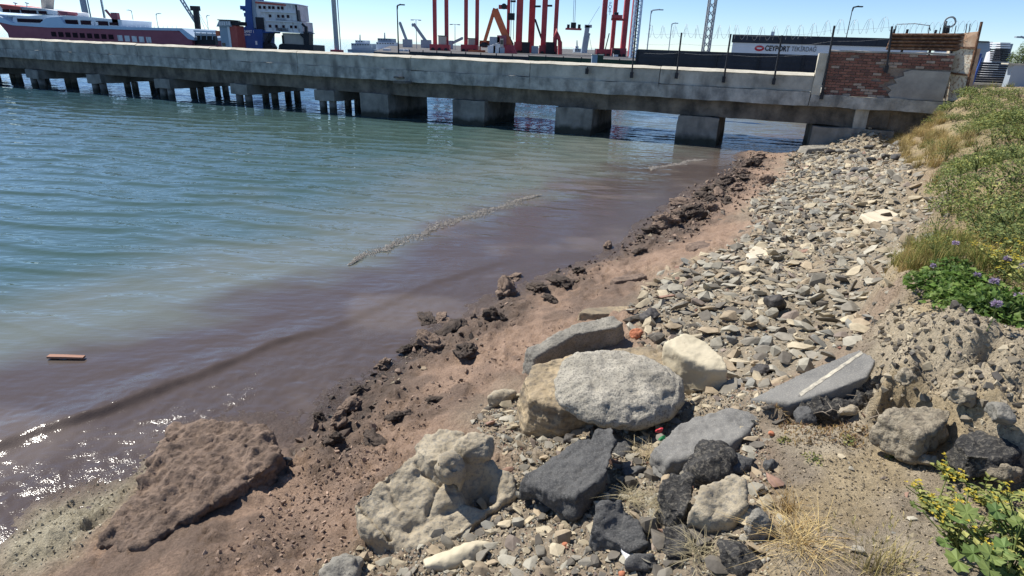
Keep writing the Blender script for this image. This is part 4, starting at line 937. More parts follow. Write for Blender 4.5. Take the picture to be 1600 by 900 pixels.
e = [c_ - bn * .012 + bd * (.24 * math.cos(t)) + UP * .07 * math.sin(t) for t in np.linspace(0, 2 * math.pi, 16)[:-1]]
MB().prism(e, bn * .01).build('logo_swirl', 'white', bl)
tw = np.linalg.norm(bpt(1234, 76) - bpt(1195, 76))
o = text('CEYPORT', 'sign_lettering', bpt(1214.5, 76.2), .62, 'black', brz, bl, bold=.018, width=tw)
tw = np.linalg.norm(bpt(1275, 76) - bpt(1236, 76)); o = text('TEKİRDAĞ', 'sign_lettering', bpt(1256, 77.2), .56, 'letter_grey', brz, bl, width=tw)
# right-hand background
def plain(name, label, cat, mat, x0, x1, y0, y1, Y, dep): 
    t = thing(name, label, cat, gx_((x0 + x1) / 2, Y, QZ)); return t, brect(t, 'body', mat, x0, x1, y0, y1, Y, dep)
sf = thing('slatted_gate', 'dark slate slatted gate right of the leaning cream pillar', 'gate', gx_(1540, 24, 2.0))
for k in range(9): brect(sf, 'slat', 'navy_metal', 1514 - k * .4, 1578 - k * 1.0, 97.5 + k * 3.6, 100.6 + k * 3.6, 24 - (k % 2) * .02, .03)
brect(sf, 'kerb', 'concrete_top', 1508, 1572, 130, 133, 23.9, .3); brect(sf, 'plinth', 'concrete', 1506, 1572, 133.3, 146, 24, .3)
gw = thing('grey_wall', 'pale grey rendered wall at the right edge, beyond the grass', 'wall', gx_(1600, 23, 2.0))
brect(gw, 'wall_body', 'haze_grey', 1576, 1720, 103, 150, 23, .25); brect(gw, 'coping', 'concrete_top', 1575, 1720, 101, 103.2, 22.95, .35)
t, b_ = plain('flat_shed', 'flat grey shed behind the slatted gate', 'shed', 'haze_grey', 1522, 1545, 65, 110, 60, 6); brect(t, 'roof', 'dark_metal', 1521, 1546, 64, 66, 59.8, 6.4)
t = thing('storage_tank', 'small white cylindrical tank above the slatted gate', 'tank', gx_(1549, 55, QZ)); p0 = gx_(1549, 55, QZ); zt = aty(1549, 82, 55)[2]; MB().cyl(p0, (p0[0], p0[1], zt), .85, n=20).build('tank_shell', 'white', t, False); MB().cyl((p0[0], p0[1], zt), (p0[0], p0[1], zt + .2), .85, .3, 20).build('tank_roof', 'white', t); brect(t, 'pump_box', 'maroon', 1557, 1562, 80, 95, 55, 1)
t = thing('louvred_tower', 'narrow tower of dark louvres beside the white tank', 'tower', gx_(1571, 50, QZ)); brect(t, 'core', 'haze_grey', 1565, 1577, 68, 110, 50.2, 1)
for k in range(9): brect(t, 'louvre', 'white' if k < 3 else 'dark_metal', 1563, 1579, 66.5 + k * 3.4, 68.8 + k * 3.4, 50, 1.1)

# ------------------------------------------------------------------ boulders, slabs, stones
M['granite'] = pmat('speckled_granite', (.30, .275, .22), (.50, .46, .375), 5, .9, .8, 55, speck=(.13, .12, .11), sscale=85, samt=.6, bdist=.02)
M['sandstone'] = pmat('layered_sandstone', (.20, .165, .12), (.50, .39, .24), 3.2, .95, .7, 40, stretch=(.6, .6, 7), speck=(.16, .14, .11), sscale=30, samt=.5, bdist=.02)
M['greystone'] = pmat('grey_sandstone', (.20, .19, .165), (.36, .33, .27), 5, .95, .8, 60, speck=(.11, .105, .09), sscale=70, samt=.5, bdist=.015)
M['yellowstone'] = pmat('smooth_buff_stone', (.47, .41, .285), (.60, .53, .385), 2.5, .85, .3, 25, bdist=.012)
M['buff'] = pmat('buff_conglomerate', (.28, .235, .165), (.46, .395, .285), 4.5, .95, .7, 45, speck=(.20, .19, .17), sscale=55, samt=.55, bdist=.015)
M['asphalt'] = pmat('broken_asphalt', (.058, .058, .058), (.125, .123, .118), 6, .92, .9, 90, speck=(.17, .165, .155), sscale=110, samt=.5, bdist=.012)
M['asphalt_dusty'] = pmat('dusty_road_asphalt', (.12, .118, .112), (.22, .212, .192), 3, .95, .5, 110, speck=(.32, .30, .26), sscale=130, samt=.4, bdist=.006)
M['tar'] = pmat('tarry_rubble', (.034, .033, .033), (.105, .10, .093), 14, .9, 1.0, 60, speck=(.26, .235, .19), sscale=60, samt=.55, bdist=.03)
M['cement'] = pmat('pale_cement_slab', (.52, .45, .33), (.66, .58, .44), 2.5, .92, .35, 40)
M['mudrock'] = pmat('mud_caked_slab', (.15, .11, .085), (.31, .225, .168), 6, .95, 1.0, 34, bdist=.03, speck=(.09, .065, .05), sscale=26, samt=.5)
M['darkrock'] = pmat('dark_wet_rock', (.030, .028, .027), (.085, .075, .066), 8, .6, .6, 40, spec=.4)
M['wetmud'] = pmat('dark_wet_mud', (.045, .034, .027), (.12, .088, .066), 8, .75, .9, 40, spec=.3, bdist=.03)
M['paint'] = pmat('worn_road_paint', (.20, .19, .165), (.54, .49, .38), 26, .85, .3, 90)
M['clod'] = pmat('dry_earth', (.26, .22, .16), (.48, .415, .305), 7, .97, 1.0, 35, bdist=.03, speck=(.09, .075, .06), sscale=30, samt=.5)
M['stone'] = pmat('beach_stone', .72, 1.22, 14, .85, .35, 60, attr='col', bdist=.006)
M['driftwood'] = pmat('bleached_wood', (.26, .21, .16), (.42, .36, .28), 3, .9, .5, 30, stretch=(1, 8, 8))
M['plank'] = pmat('wet_orange_board', (.26, .13, .085), (.36, .19, .125), 3, .7, .3, 30, stretch=(1, 8, 8))
M['brickbit'] = pmat('brick_fragment', (.36, .13, .07), (.48, .20, .11), 8, .9, .4, 60)
M['foam'] = pmat('sea_foam', (.42, .38, .32), (.58, .53, .46), 8, .9, .6, 40)
fn_, fl_ = M['foam'].node_tree.nodes, M['foam'].node_tree.links; ft_ = fn_.new('ShaderNodeBsdfTransparent'); fm_ = fn_.new('ShaderNodeMixShader'); fm_.inputs[0].default_value = .5
fl_.new(ft_.outputs[0], fm_.inputs[1]); fl_.new(fn_['Principled BSDF'].outputs[0], fm_.inputs[2]); fl_.new(fm_.outputs[0], fn_['Material Output'].inputs['Surface'])

def remeshed(name, mb, voxel, smooth_it=3):
    o = mb.build(name + '_tmp', None)
    bm = bmesh.new(); bm.from_mesh(o.data); bmesh.ops.recalc_face_normals(bm, faces=bm.faces[:]); bm.to_mesh(o.data); bm.free()
    r = o.modifiers.new('r', 'REMESH'); r.mode = 'VOXEL'; r.voxel_size = voxel
    if smooth_it:
        sm = o.modifiers.new('s', 'SMOOTH'); sm.factor = .5; sm.iterations = smooth_it
    me = bpy.data.meshes.new_from_object(o.evaluated_get(bpy.context.evaluated_depsgraph_get()))
    old = o.data; bpy.data.objects.remove(o); bpy.data.meshes.remove(old)
    return me
def disp(me, fn):
    n = len(me.vertices); co = np.zeros(n * 3); me.vertices.foreach_get('co', co); co = co.reshape(-1, 3)
    no = np.zeros(n * 3); me.vertices.foreach_get('normal', no); no = no.reshape(-1, 3)
    co = fn(co, no); me.vertices.foreach_set('co', co.ravel()); me.update()
def finish(name, me, mat, label, cat, group=None, flat=False):
    n = len(me.vertices); co = np.zeros(n * 3); me.vertices.foreach_get('co', co); co = co.reshape(-1, 3)
    c = co.mean(0); c[2] = co[:, 2].min(); me.vertices.foreach_set('co', (co - c).ravel()); me.update()
    me.materials.clear(); me.materials.append(M[mat])
    me.polygons.foreach_set('use_smooth', np.full(len(me.polygons), not flat))
    me.name = name; o = bpy.data.objects.new(name, me); COL.objects.link(o); o.location = Vector(c)
    return reg(o, label, cat, group)
SEED = [100]
def chisel(co, no, k1, a1, k2, a2, rid=.0, kr=3.0):
    SEED[0] += 13; s = SEED[0]
    d = a1 * fbm(co * k1 + s, 3, s) + a2 * fbm(co * k2 + s, 3, s + 3, .6)
    if rid: d = d + rid * fbm(co * kr + s, 4, s + 5, .5, ridged=True)
    d = d + a1 * .7 * np.round(fbm(co * np.array([k1, k1, k1 * 1.8]) * 1.1 + s + 9, 3, s + 8) * 4) / 4
    return co + no * d[:, None]
def slab(name, label, cat, top, drop, mat, voxel=.010, flare=1.05, r1=.02, r2=.008, rid=0.0, sm=1, group=None, extra=None, hit_floor=False, kr=3.0):
    T = [atz(x, y, z) for x, y, z in top]; c = np.mean(T, 0)
    Bt = [c + (p - c) * flare - UP * drop for p in T]
    for b_, p in zip(Bt, T): b_[2] = p[2] - drop
    n = len(T); mb = MB().add(T + Bt, [tuple(range(n)), tuple(range(2 * n - 1, n - 1, -1))] + [(k, n + k, n + (k + 1) % n, (k + 1) % n) for k in range(n)])
    if extra: extra(mb)
    me = remeshed(name, mb, voxel, sm)
    disp(me, lambda co, no: chisel(co, no, 5, r1, 22, r2, rid, kr))
    return finish(name, me, mat, label, cat, group)
def ellip(mb, c, r, rz=0.0, tilt=0.0, n=20):
    m_ = Matrix.Rotation(rz, 3, 'Z') @ Matrix.Rotation(tilt, 3, 'X'); k0 = len(mb.v); ph_ = np.linspace(0, math.pi, n // 2 + 1)
    for p in ph_:
        for t in range(n):
            a_ = 2 * math.pi * t / n; mb.v.append(tuple(np.array(c) + np.array(m_ @ Vector((r[0] * math.sin(p) * math.cos(a_), r[1] * math.sin(p) * math.sin(a_), r[2] * math.cos(p))))))
    for i in range(n // 2):
        for t in range(n): mb.f.append((k0 + i * n + t, k0 + (i + 1) * n + t, k0 + (i + 1) * n + (t + 1) % n, k0 + i * n + (t + 1) % n))
    return mb
def rock(name, label, cat, px, py, w, d, h, mat, zc=None, rz=0.0, tilt=0.0, k=3.0, a=.2, vox=.013, group=None, facets=10, seed=None, flat_top=False, r2=.010):
    """an angular lump: an ellipsoid cut by random planes; px,py is its middle in the photo"""
    s_ = SEED[0]; SEED[0] += 7; rr = np.random.default_rng(s_ if seed is None else seed)
    g0 = G(px, py)
    if zc is None: zc = float(hgt(g0[0], g0[1])) + h * .28
    c = atz(px, py, zc)
    mb = ellip(MB(), (0, 0, 0), (w / 2, d / 2, h / 2), 0, 0, 28)
    co = np.array(mb.v)
    for _ in range(facets):
        nrm = rr.normal(0, 1, 3); nrm /= np.linalg.norm(nrm); ext = np.sqrt(((nrm * np.array([w, d, h]) / 2) ** 2).sum()); lim = ext * rr.uniform(.45, .8)
        dd = co @ nrm - lim; co = co - np.outer(np.maximum(dd, 0), nrm)
    m_ = np.array(Matrix.Rotation(rz, 3, 'Z') @ Matrix.Rotation(tilt, 3, 'X')); mb.v = [tuple(v) for v in (co @ m_.T + c)]
    me = remeshed(name, mb, min(vox, max(w, .05) / 26) if vox < .02 else vox, 1); disp(me, lambda co, no: chisel(co, no, k / max(w, .2), a * h * .5, 24, r2))
    return finish(name, me, mat, label, cat, group)

# --- main boulders
slab('sandstone_slab', 'thick layered tan sandstone slab under the round granite boulder', 'rock', [(816, 592, .70), (832, 570, .74), (900, 556, .78), (960, 546, .81), (1034, 542, .82), (1066, 572, .80), (1050, 612, .74), (960, 632, .70), (880, 640, .66), (828, 622, .67)], .40, 'sandstone', r1=.03, r2=.010, rid=.02)
c = atz(963, 606, .87); mb = ellip(MB(), c, (.44, .36, .13), math.radians(4), math.radians(14), 32)
me = remeshed('b', mb, .013, 2); disp(me, lambda co, no: chisel(co, no, 3, .045, 18, .016)); finish('granite_boulder', me, 'granite', 'large rounded speckled grey granite boulder on the tan slab', 'boulder')
slab('leaning_slab', 'grey stone slab with a yellow upper edge behind the granite boulder', 'rock', [(823, 545, .52), (900, 505, .60), (958, 494, .62), (974, 503, .62), (962, 512, .60), (900, 522, .57), (836, 558, .50)], .34, 'greystone', r1=.02, r2=.008, flare=1.1)
slab('buff_boulder', 'smooth wedge-shaped buff boulder beside the granite boulder', 'boulder', [(1036, 534, .98), (1072, 520, 1.02), (1104, 530, 1.02), (1132, 560, .97), (1140, 578, .93), (1110, 576, .93), (1068, 556, .96)], .36, 'yellowstone', r1=.02, r2=.005, sm=6, flare=.9, voxel=.012)
# broken boulder with a hollow
mb = MB()
T = [(556, 784, .52), (600, 744, .62), (645, 708, .70), (700, 712, .72), (760, 715, .68), (802, 742, .62), (806, 770, .57), (770, 796, .52), (712, 838, .46), (655, 868, .40), (606, 846, .42), (566, 818, .45)]
def hullmb(mb, T, drop, flare):
    P = [atz(*t) for t in T]; c = np.mean(P, 0); Bq = [c + (p - c) * flare for p in P]
    for b_, p in zip(Bq, P): b_[2] = p[2] - drop
    n = len(P); mb.add(P + Bq, [tuple(range(n)), tuple(range(2 * n - 1, n - 1, -1))] + [(k, n + k, n + (k + 1) % n, (k + 1) % n) for k in range(n)])
hullmb(mb, T, .34, 1.0)
hullmb(mb, [(646, 698, .72), (660, 676, .75), (700, 668, .77), (726, 676, .76), (722, 700, .74), (694, 714, .73), (668, 722, .71)], .36, 1.1)
ellip(mb, atz(703, 730, .72), (.075, .085, .10), .4, .3)
ellip(mb, atz(738, 702, .72), (.12, .09, .10), .2, 0)
me = remeshed('b', mb, .011, 2)
cc = atz(752, 752, .66)
def hollow(co, no):
    dv = (co - cc) / np.array([.165, .14, .17]); r_ = np.linalg.norm(dv, axis=1); w_ = np.clip(1 - r_, 0, 1)
    co = co.copy(); co[:, 2] -= sstep(0, .5, w_) * .20
    # cracks running across the block
    for (p, q_, dep, wd) in ((atz(560, 790, .5), atz(610, 835, .45), .05, .02), (atz(652, 722, .68), atz(684, 748, .64), .04, .012), (atz(690, 745, .64), atz(668, 785, .58), .04, .014), (atz(600, 745, .6), atz(625, 800, .5), .03, .014), (atz(640, 830, .45), atz(760, 770, .55), .03, .03)):
        e = (q_ - p)[:2]; Ln = np.hypot(*e); rel = co[:, :2] - p[:2]; t = np.clip((rel @ e) / Ln ** 2, 0, 1); d_ = np.hypot(*(rel - t[:, None] * e).T)
        co[:, 2] -= dep * np.exp(-(d_ / wd) ** 2) * (no[:, 2] > .3)
    return co
disp(me, hollow); disp(me, lambda co, no: chisel(co, no, 5, .03, 24, .014, .018, 4.0))
finish('hollowed_boulder', me, 'buff', 'large broken tan boulder with a dark hollow and cracks', 'boulder')
slab('asphalt_slab', 'dark tilted asphalt slab between the hollowed boulder and granite boulder', 'slab', [(815, 750, .72), (860, 712, .80), (905, 686, .87), (957, 663, .93), (961, 690, .93), (948, 735, .90), (900, 778, .82), (850, 768, .76)], .13, 'asphalt', r1=.035, r2=.018, flare=1.0)
slab('asphalt_slab', 'flat grey asphalt slab right of the red scrap', 'slab', [(1024, 702, .90), (1060, 665, .93), (1090, 648, .95), (1140, 638, .97), (1192, 648, .99), (1165, 678, .99), (1112, 712, .96), (1045, 720, .92)], .10, 'asphalt_dusty', r1=.025, r2=.010)
rs = slab('road_slab', 'grey road slab with a cream painted stripe, breaking off the bank', 'slab', [(1172, 624, 1.00), (1230, 594, 1.10), (1290, 568, 1.19), (1345, 546, 1.28), (1370, 560, 1.32), (1356, 588, 1.27), (1300, 610, 1.18), (1236, 630, 1.08)], .11, 'asphalt_dusty', r1=.010, r2=.003, flare=.97, voxel=.013)
# the stripe follows the slab's surface
bpy.context.view_layer.update(); dg = bpy.context.evaluated_depsgraph_get()
from mathutils.bvhtree import BVHTree
bv = BVHTree.FromObject(rs, dg); sp_ = []
for k in range(25):
    f = k / 24; row = []
    for wpx in (-1, 1):
        base_ = np.array([1250, 617]) * (1 - f) + np.array([1347, 551]) * f; nrm_ = np.array([.56, .83]); hw = 3.0 * (1 - f) + 2.2 * f
        q_ = base_ + nrm_ * wpx * hw * (1 + .15 * math.sin(k * 1.7 + wpx)); d = ray(*q_); o0 = Vector(CAM) - rs.location
        h_ = bv.ray_cast(o0, Vector(d))
        row.append(np.array(h_[0]) + np.array(rs.location) + UP * .0025 if h_[0] is not None else None)
    if row[0] is not None and row[1] is not None: sp_.append(row)
if len(sp_) > 3:
    vs_ = [p for r_ in sp_ for p in r_]; fs_ = [(2 * k, 2 * k + 1, 2 * k + 3, 2 * k + 2) for k in range(len(sp_) - 1)]
    st_ = mk('painted_stripe', vs_, fs_, 'paint', rs)
TR = 'broken dark asphalt lumps among the boulders'
slab('asphalt_lump', 'ragged black asphalt lump on the corner of the flat grey slab', 'rubble', [(1078, 725, 1.0), (1095, 700, 1.05), (1130, 690, 1.07), (1142, 705, 1.06), (1138, 735, 1.02), (1100, 742, 1.0)], .18, 'tar', r1=.05, r2=.018, rid=.02, kr=6, group=TR)
slab('asphalt_lump', 'dark grey asphalt block below the tilted slab, pale straw beside it', 'rubble', [(920, 828, .86), (938, 785, .96), (968, 779, .98), (1000, 812, .93), (1010, 850, .88), (985, 863, .86), (945, 838, .86)], .24, 'asphalt', r1=.03, r2=.016, group=TR, flare=.95)
slab('asphalt_lump', 'upright black asphalt lump left of the pale buff boulder', 'rubble', [(1030, 765, 1.03), (1050, 738, 1.08), (1080, 742, 1.1), (1086, 775, 1.06), (1070, 800, 1.02), (1042, 795, 1.0)], .34, 'tar', r1=.05, r2=.018, rid=.02, kr=6, group=TR)
rock('asphalt_lump', 'small dark asphalt piece between the tilted slab and flat slab', 'rubble', 990, 742, .2, .12, .1, 'asphalt', rz=.5, group=TR)
rock('asphalt_lump', 'thin dark asphalt plate right of the ragged black lump', 'rubble', 1155, 724, .22, .12, .09, 'asphalt', rz=.4, group=TR)
rock('asphalt_lump', 'low dark asphalt piece near the bank terrace edge', 'rubble', 1205, 726, .14, .09, .08, 'asphalt', group=TR)
rock('asphalt_lump', 'dark asphalt fragment under the shadow of the granite boulder', 'rubble', 888, 690, .16, .1, .12, 'darkrock', group=TR)
rock('asphalt_lump', 'flat dark asphalt piece under the straw, below the flat slab', 'rubble', 1050, 738, .26, .16, .06, 'asphalt_dusty', group=TR)
rock('asphalt_lump', 'grey asphalt chunk at the bottom under the upright black lump', 'rubble', 1000, 880, .24, .18, .12, 'asphalt', group=TR)
rock('asphalt_lump', 'dark crusty chunk below the upright black lump', 'rubble', 1062, 850, .26, .18, .14, 'tar', a=.35, r2=.014, group=TR)
rock('asphalt_lump', 'dark lumpy chunk at the lower edge right of centre', 'rubble', 1150, 872, .26, .16, .12, 'tar', a=.35, r2=.014, group=TR)
rock('asphalt_lump', 'small black block right of the tilted slab', 'rubble', 975, 705, .14, .12, .14, 'asphalt', group=TR)
slab('pale_boulder', 'pale buff angular boulder on the dirt, left of the dry tuft', 'boulder', [(1076, 798, 1.06), (1100, 762, 1.14), (1150, 741, 1.18), (1166, 750, 1.18), (1168, 786, 1.13), (1148, 806, 1.09), (1108, 812, 1.05)], .30, 'buff', r1=.03, r2=.010, sm=2, flare=.92)
rock('grey_block', 'blue-grey block leaning against the pale buff boulder', 'rock', 1184, 824, .13, .12, .18, 'greystone', facets=9)
rock('long_stone', 'long smooth buff stone below the hollowed boulder', 'stone', 712, 870, .46, .15, .12, 'yellowstone', rz=.32, facets=4, a=.1)
rock('grey_boulder', 'grey angular boulder at the bottom edge left of the long stone', 'rock', 538, 888, .26, .2, .18, 'greystone', facets=9)
rock('long_stone', 'long grey-buff stone lying left of the sandstone slab', 'stone', 782, 622, .34, .13, .13, 'buff', rz=.55, facets=5)
rock('black_rock', 'black angular rock standing on the pale pebbles', 'rock', 1214, 476, .34, .2, .22, 'darkrock', facets=9)
rock('black_rock', 'dark brown pointed rock leaning above the grey slab', 'rock', 1018, 494, .28, .2, .22, 'darkrock', rz=.6, facets=8)
rock('black_rock', 'dark rounded stone beside the buff boulder', 'rock', 1057, 513, .17, .13, .12, 'darkrock', facets=3)
rock('black_rock', 'dark grey rounded stone left of the striped road slab', 'rock', 1190, 580, .17, .12, .11, 'darkrock', facets=3)
rock('orange_stone', 'smooth orange-brown stone above the granite boulder', 'stone', 994, 522, .14, .11, .11, 'brickbit', facets=5)
CS = 'flat pale slabs among the pebbles'
def flat(label, pts, z, mat='cement', drop=.12, **kw): slab('flat_slab', label, 'slab', [(x, y, z) for x, y in pts], drop, mat, voxel=.02, r1=.006, r2=.006, group=CS, **kw)
flat('cream flat slab at the edge of the brown mud', [(1166, 396), (1185, 378), (1224, 373), (1232, 390), (1222, 402), (1172, 404)], .46)
flat('long cream slab in the middle of the pebble beach', [(1300, 318), (1322, 305), (1388, 299), (1392, 308), (1350, 322)], .64, drop=.18)
flat('broad cream slab below the long one near the weeds', [(1345, 334), (1380, 326), (1425, 328), (1430, 338), (1385, 347), (1370, 346)], .76)
flat('small pale slab against the green weeds', [(1420, 303), (1428, 293), (1455, 292), (1458, 300), (1440, 306)], .95, 'cement')
flat('flat brownish slab half buried in clay beside the pebbles', [(1065, 410), (1090, 398), (1130, 394), (1120, 408), (1085, 420)], .27, 'sandstone')
flat('flat grey plate lying left of the striped road slab', [(1138, 602), (1150, 590), (1195, 590), (1215, 598), (1180, 606)], .80, 'asphalt_dusty', .06)
flat('long mud-coated ledge with a dark hollow beneath', [(1072, 382), (1090, 376), (1172, 371), (1180, 377), (1130, 386), (1085, 389)], .30, 'mudrock', .16)
flat('thin muddy ledge with a dark edge in the clay', [(903, 488), (918, 480), (975, 478), (1000, 481), (985, 488), (930, 491)], .34, 'sandstone', .13)
flat('short muddy ledge above the thin one', [(953, 436), (975, 429), (1005, 427), (1012, 431), (990, 437), (962, 440)], .24, 'mudrock', .13)
slab('stone_curb', 'long grey stone ramp lying below the right end of the pier', 'rock', [(1250, 228, .36), (1330, 222, .42), (1384, 205, .60), (1398, 210, .60), (1345, 228, .42), (1262, 233, .34)], .2, 'greystone', voxel=.03)
for k in range(16):
    px = 1290 + (k % 6) * 22 + random.uniform(-8, 8); py = 236 + (k // 6) * 17 + random.uniform(-5, 5) - (px - 1290) * .08
    rock('slate_plate', 'tilted dark grey plate at the foot of the far grassy bank', 'rock', px, py, random.uniform(.4, .75), random.uniform(.18, .3), .14, random.choice(['greystone', 'asphalt', 'darkrock', 'asphalt_dusty']), rz=.45 + random.uniform(-.2, .2), tilt=.2, vox=.03, group='dark plates below the far bank')
# mud-caked slab at the water's edge
slab('mud_slab', 'big flat slab caked in brown mud at the water edge', 'slab', [(150, 850, .13), (190, 800, .19), (232, 735, .22), (250, 690, .23), (272, 660, .24), (340, 657, .27), (426, 680, .29), (437, 700, .29), (424, 726, .28), (350, 775, .27), (270, 822, .24), (215, 862, .19)], .30, 'mudrock', r1=.045, r2=.030, rid=.045, flare=1.03, voxel=.013, kr=6.0)
rock('black_rock', 'small black stone against the mud-caked slab', 'rock', 447, 722, .09, .08, .1, 'darkrock')
MG = 'dark mud lumps along the waterline'
lumps = [(790, 463, .34, .25), (690, 500, .22, .08), (668, 503, .3, .09), (800, 436, .28, .1), (770, 497, .26, .2), (640, 548, .2, .1), (600, 572, .16, .12), (672, 545, .3, .18), (700, 520, .34, .1), (625, 655, .17, .09), (680, 628, .15, .07), (840, 452, .3, .12), (880, 445, .34, .14), (902, 425, .25, .12), (948, 388, .2, .12), (1040, 352, .42, .35), (1060, 345, .3, .3), (1085, 342, .34, .25), (1020, 365, .28, .18), (1000, 372, .2, .1), (1100, 310, .4, .2), (1120, 300, .4, .24), (1140, 285, .4, .2), (1160, 272, .42, .22), (1175, 260, .4, .22), (1150, 295, .34, .2), (1195, 288, .3, .3), (1065, 318, .5, .14), (1110, 330, .3, .18), (1185, 246, .4, .2), (500, 655, .12, .1), (530, 660, .16, .14), (545, 640, .2, .1), (525, 690, .14, .1), (1135, 318, .3, .2), (1000, 395, .2, .1), (860, 470, .2, .1), (730, 552, .3, .16), (585, 690, .2, .1), (560, 615, .15, .1)]
lumps += [(1090 + i * 9 + random.uniform(-12, 12), 322 - i * 7.5 + random.uniform(-8, 10), random.uniform(.18, .4), random.uniform(.1, .2)) for i in range(11)]
proto = []
for k in range(6):
    c_ = np.zeros(3); mb = ellip(MB(), c_, (.5, .42, .5), 0, 0, 20); me = remeshed('l', mb, .04, 1)
    disp(me, lambda co, no: chisel(co, no, 2.4, .34, 7, .16)); me.materials.clear(); me.materials.append(M['mudrock' if k % 3 == 0 else 'wetmud']); me.polygons.foreach_set('use_smooth', np.ones(len(me.polygons), bool)); proto.append(me)
ORD = 'first second third fourth fifth sixth seventh eighth ninth tenth eleventh twelfth thirteenth fourteenth fifteenth sixteenth seventeenth eighteenth nineteenth twentieth'.split()
seen = {}
lumps.sort(key=lambda a_: a_[1])
for k, (px, py, w_, h_) in enumerate(lumps):
    g0 = G(px, py); o = bpy.data.objects.new('mud_lump', proto[k % 6]); COL.objects.link(o); o.location = (g0[0], g0[1], float(hgt(g0[0], g0[1])) + h_ * .15); o.scale = (w_, w_ * .7, h_); o.rotation_euler = (random.uniform(-.3, .3), random.uniform(-.3, .3), random.uniform(0, 6))
    far = 'far along the shore' if py < 345 else ('at the mid-shore waterline' if py < 480 else 'in wet mud above the mud-caked slab')
    desc = ('large ' if w_ > .32 else 'small ' if w_ < .2 else '') + ('mud-coated' if k % 3 == 0 else 'dark wet') + ' lump ' + far; seen[desc] = seen.get(desc, 0) + 1
    reg(o, desc + ', %s from the pier' % ORD[seen[desc] - 1], 'rock', MG)

# --- pebbles
def ico(sub, seed, flatten):
    bm = bmesh.new(); bmesh.ops.create_icosphere(bm, subdivisions=sub, radius=1); co = np.array([v.co[:] for v in bm.verts]); fs = np.array([[v.index for v in f.verts] for f in bm.faces]); bm.free()
    rr = np.random.default_rng(seed); d = fbm(co * .9 + seed * 3.7, 2, seed); co = co * (1 + .5 * d[:, None])
    for _ in range(rr.integers(5, 11)):
        nrm = rr.normal(0, 1, 3); nrm /= np.linalg.norm(nrm); lim = rr.uniform(.42, .8); dd = co @ nrm - lim; co = co - np.outer(np.maximum(dd, 0), nrm) * .97
    return co * np.array([1, rr.uniform(.42, .85), flatten]), fs
def shard(npt, seed, flatten, wid, rnd):
    rr = np.random.default_rng(seed); v = rr.normal(0, 1, (npt, 3)); v /= np.linalg.norm(v, axis=1)[:, None]; v *= (1 - rnd * rr.random((npt, 1))); bm = bmesh.new()
    for c_ in v: bm.verts.new(c_)
    r_ = bmesh.ops.convex_hull(bm, input=bm.verts[:]); loose = [g_ for g_ in bm.verts if not g_.link_faces]; bmesh.ops.delete(bm, geom=loose, context='VERTS')
    bm.verts.ensure_lookup_table(); bm.verts.index_update(); bmesh.ops.recalc_face_normals(bm, faces=bm.faces[:])
    if seed % 4 == 0: bmesh.ops.bevel(bm, geom=bm.edges[:], offset=.09, segments=1, affect='EDGES', clamp_overlap=True)
    bmesh.ops.triangulate(bm, faces=bm.faces[:]); bm.verts.index_update()
    co = np.array([v_.co[:] for v_ in bm.verts]); fs = np.array([[v_.index for v_ in f_.verts] for f_ in bm.faces]); bm.free()
    return co * np.array([1, wid, flatten]), fs
SH2 = [shard(10 + k, 40 + k, f, w_, .5) for k, (f, w_) in enumerate(((.24, .7), (.40, .6), (.18, .8), (.32, .5), (.5, .75), (.16, .6), (.34, .85), (.55, .7)))]
SH1 = [shard(10 + k, 61 + 2 * k, f, w_, .55) for k, (f, w_) in enumerate(((.26, .7), (.42, .6), (.2, .8), (.5, .7)))]
PALE = [('cream', (.48, .41, .28), 26), ('light grey', (.38, .36, .29), 26), ('tan', (.35, .275, .18), 16), ('grey', (.22, .208, .175), 20), ('bluish grey', (.195, .205, .19), 5), ('dark grey', (.070, .068, .064), 12), ('reddish', (.28, .15, .11), 1.6), ('brownish', (.22, .175, .15), 4)]
PW = np.array([p[2] for p in PALE]); PW = PW / PW.sum()
def in_poly(poly, x, y): return poly_sd(poly, x, y)
def scatter(poly, n, smin, smax, seed, dens_fn=None, pw=1.9, gap=.74, grid=None):
    rr = np.random.default_rng(seed); q = np.array([hit(*p)[:2] for p in poly]); lo, hi = q.min(0), q.max(0); out = []
    cand = rr.uniform(lo, hi, (n * 6, 2)); sd = poly_sd(poly, cand[:, 0], cand[:, 1]); keep_ = sd > rr.uniform(-.03, .05, len(sd)); cand = cand[keep_][:n]
    size = smin + (smax - smin) * rr.random(len(cand)) ** pw; order = np.argsort(-size); cell = .25
    grid = {} if grid is None else grid
    for i in order:
        x, y = cand[i]; s_ = size[i]; ci, cj = int(x // cell), int(y // cell); ok = True
        for di in (-1, 0, 1):
            for dj in (-1, 0, 1):
                for (xx, yy, ss) in grid.get((ci + di, cj + dj), ()):
                    if (xx - x) ** 2 + (yy - y) ** 2 < ((ss + s_) * .5 * gap) ** 2: ok = False; break
                if not ok: break
            if not ok: break
        if ok: grid.setdefault((ci, cj), []).append((x, y, s_)); out.append((x, y, s_))
    return out
stones = []
gr = {}
stones += [(x, y, s_, 'beach') for x, y, s_ in scatter(POLY['pebble'], 24000, .035, .26, 1, pw=3.8, gap=.56, grid=gr)]
stones += [(x, y, s_, 'rubble') for x, y, s_ in scatter(POLY['rubble'], 6000, .016, .14, 2, pw=3.6, gap=.62, grid=gr)]
stones += [(x, y, s_, 'mud') for x, y, s_ in scatter(POLY['mud'], 260, .03, .14, 3, pw=3, gap=1.6, grid=gr)]
stones += [(x, y, s_, 'bank') for x, y, s_ in scatter(POLY['dirt'], 420, .012, .07, 4, pw=4, gap=1.4, grid=gr)]
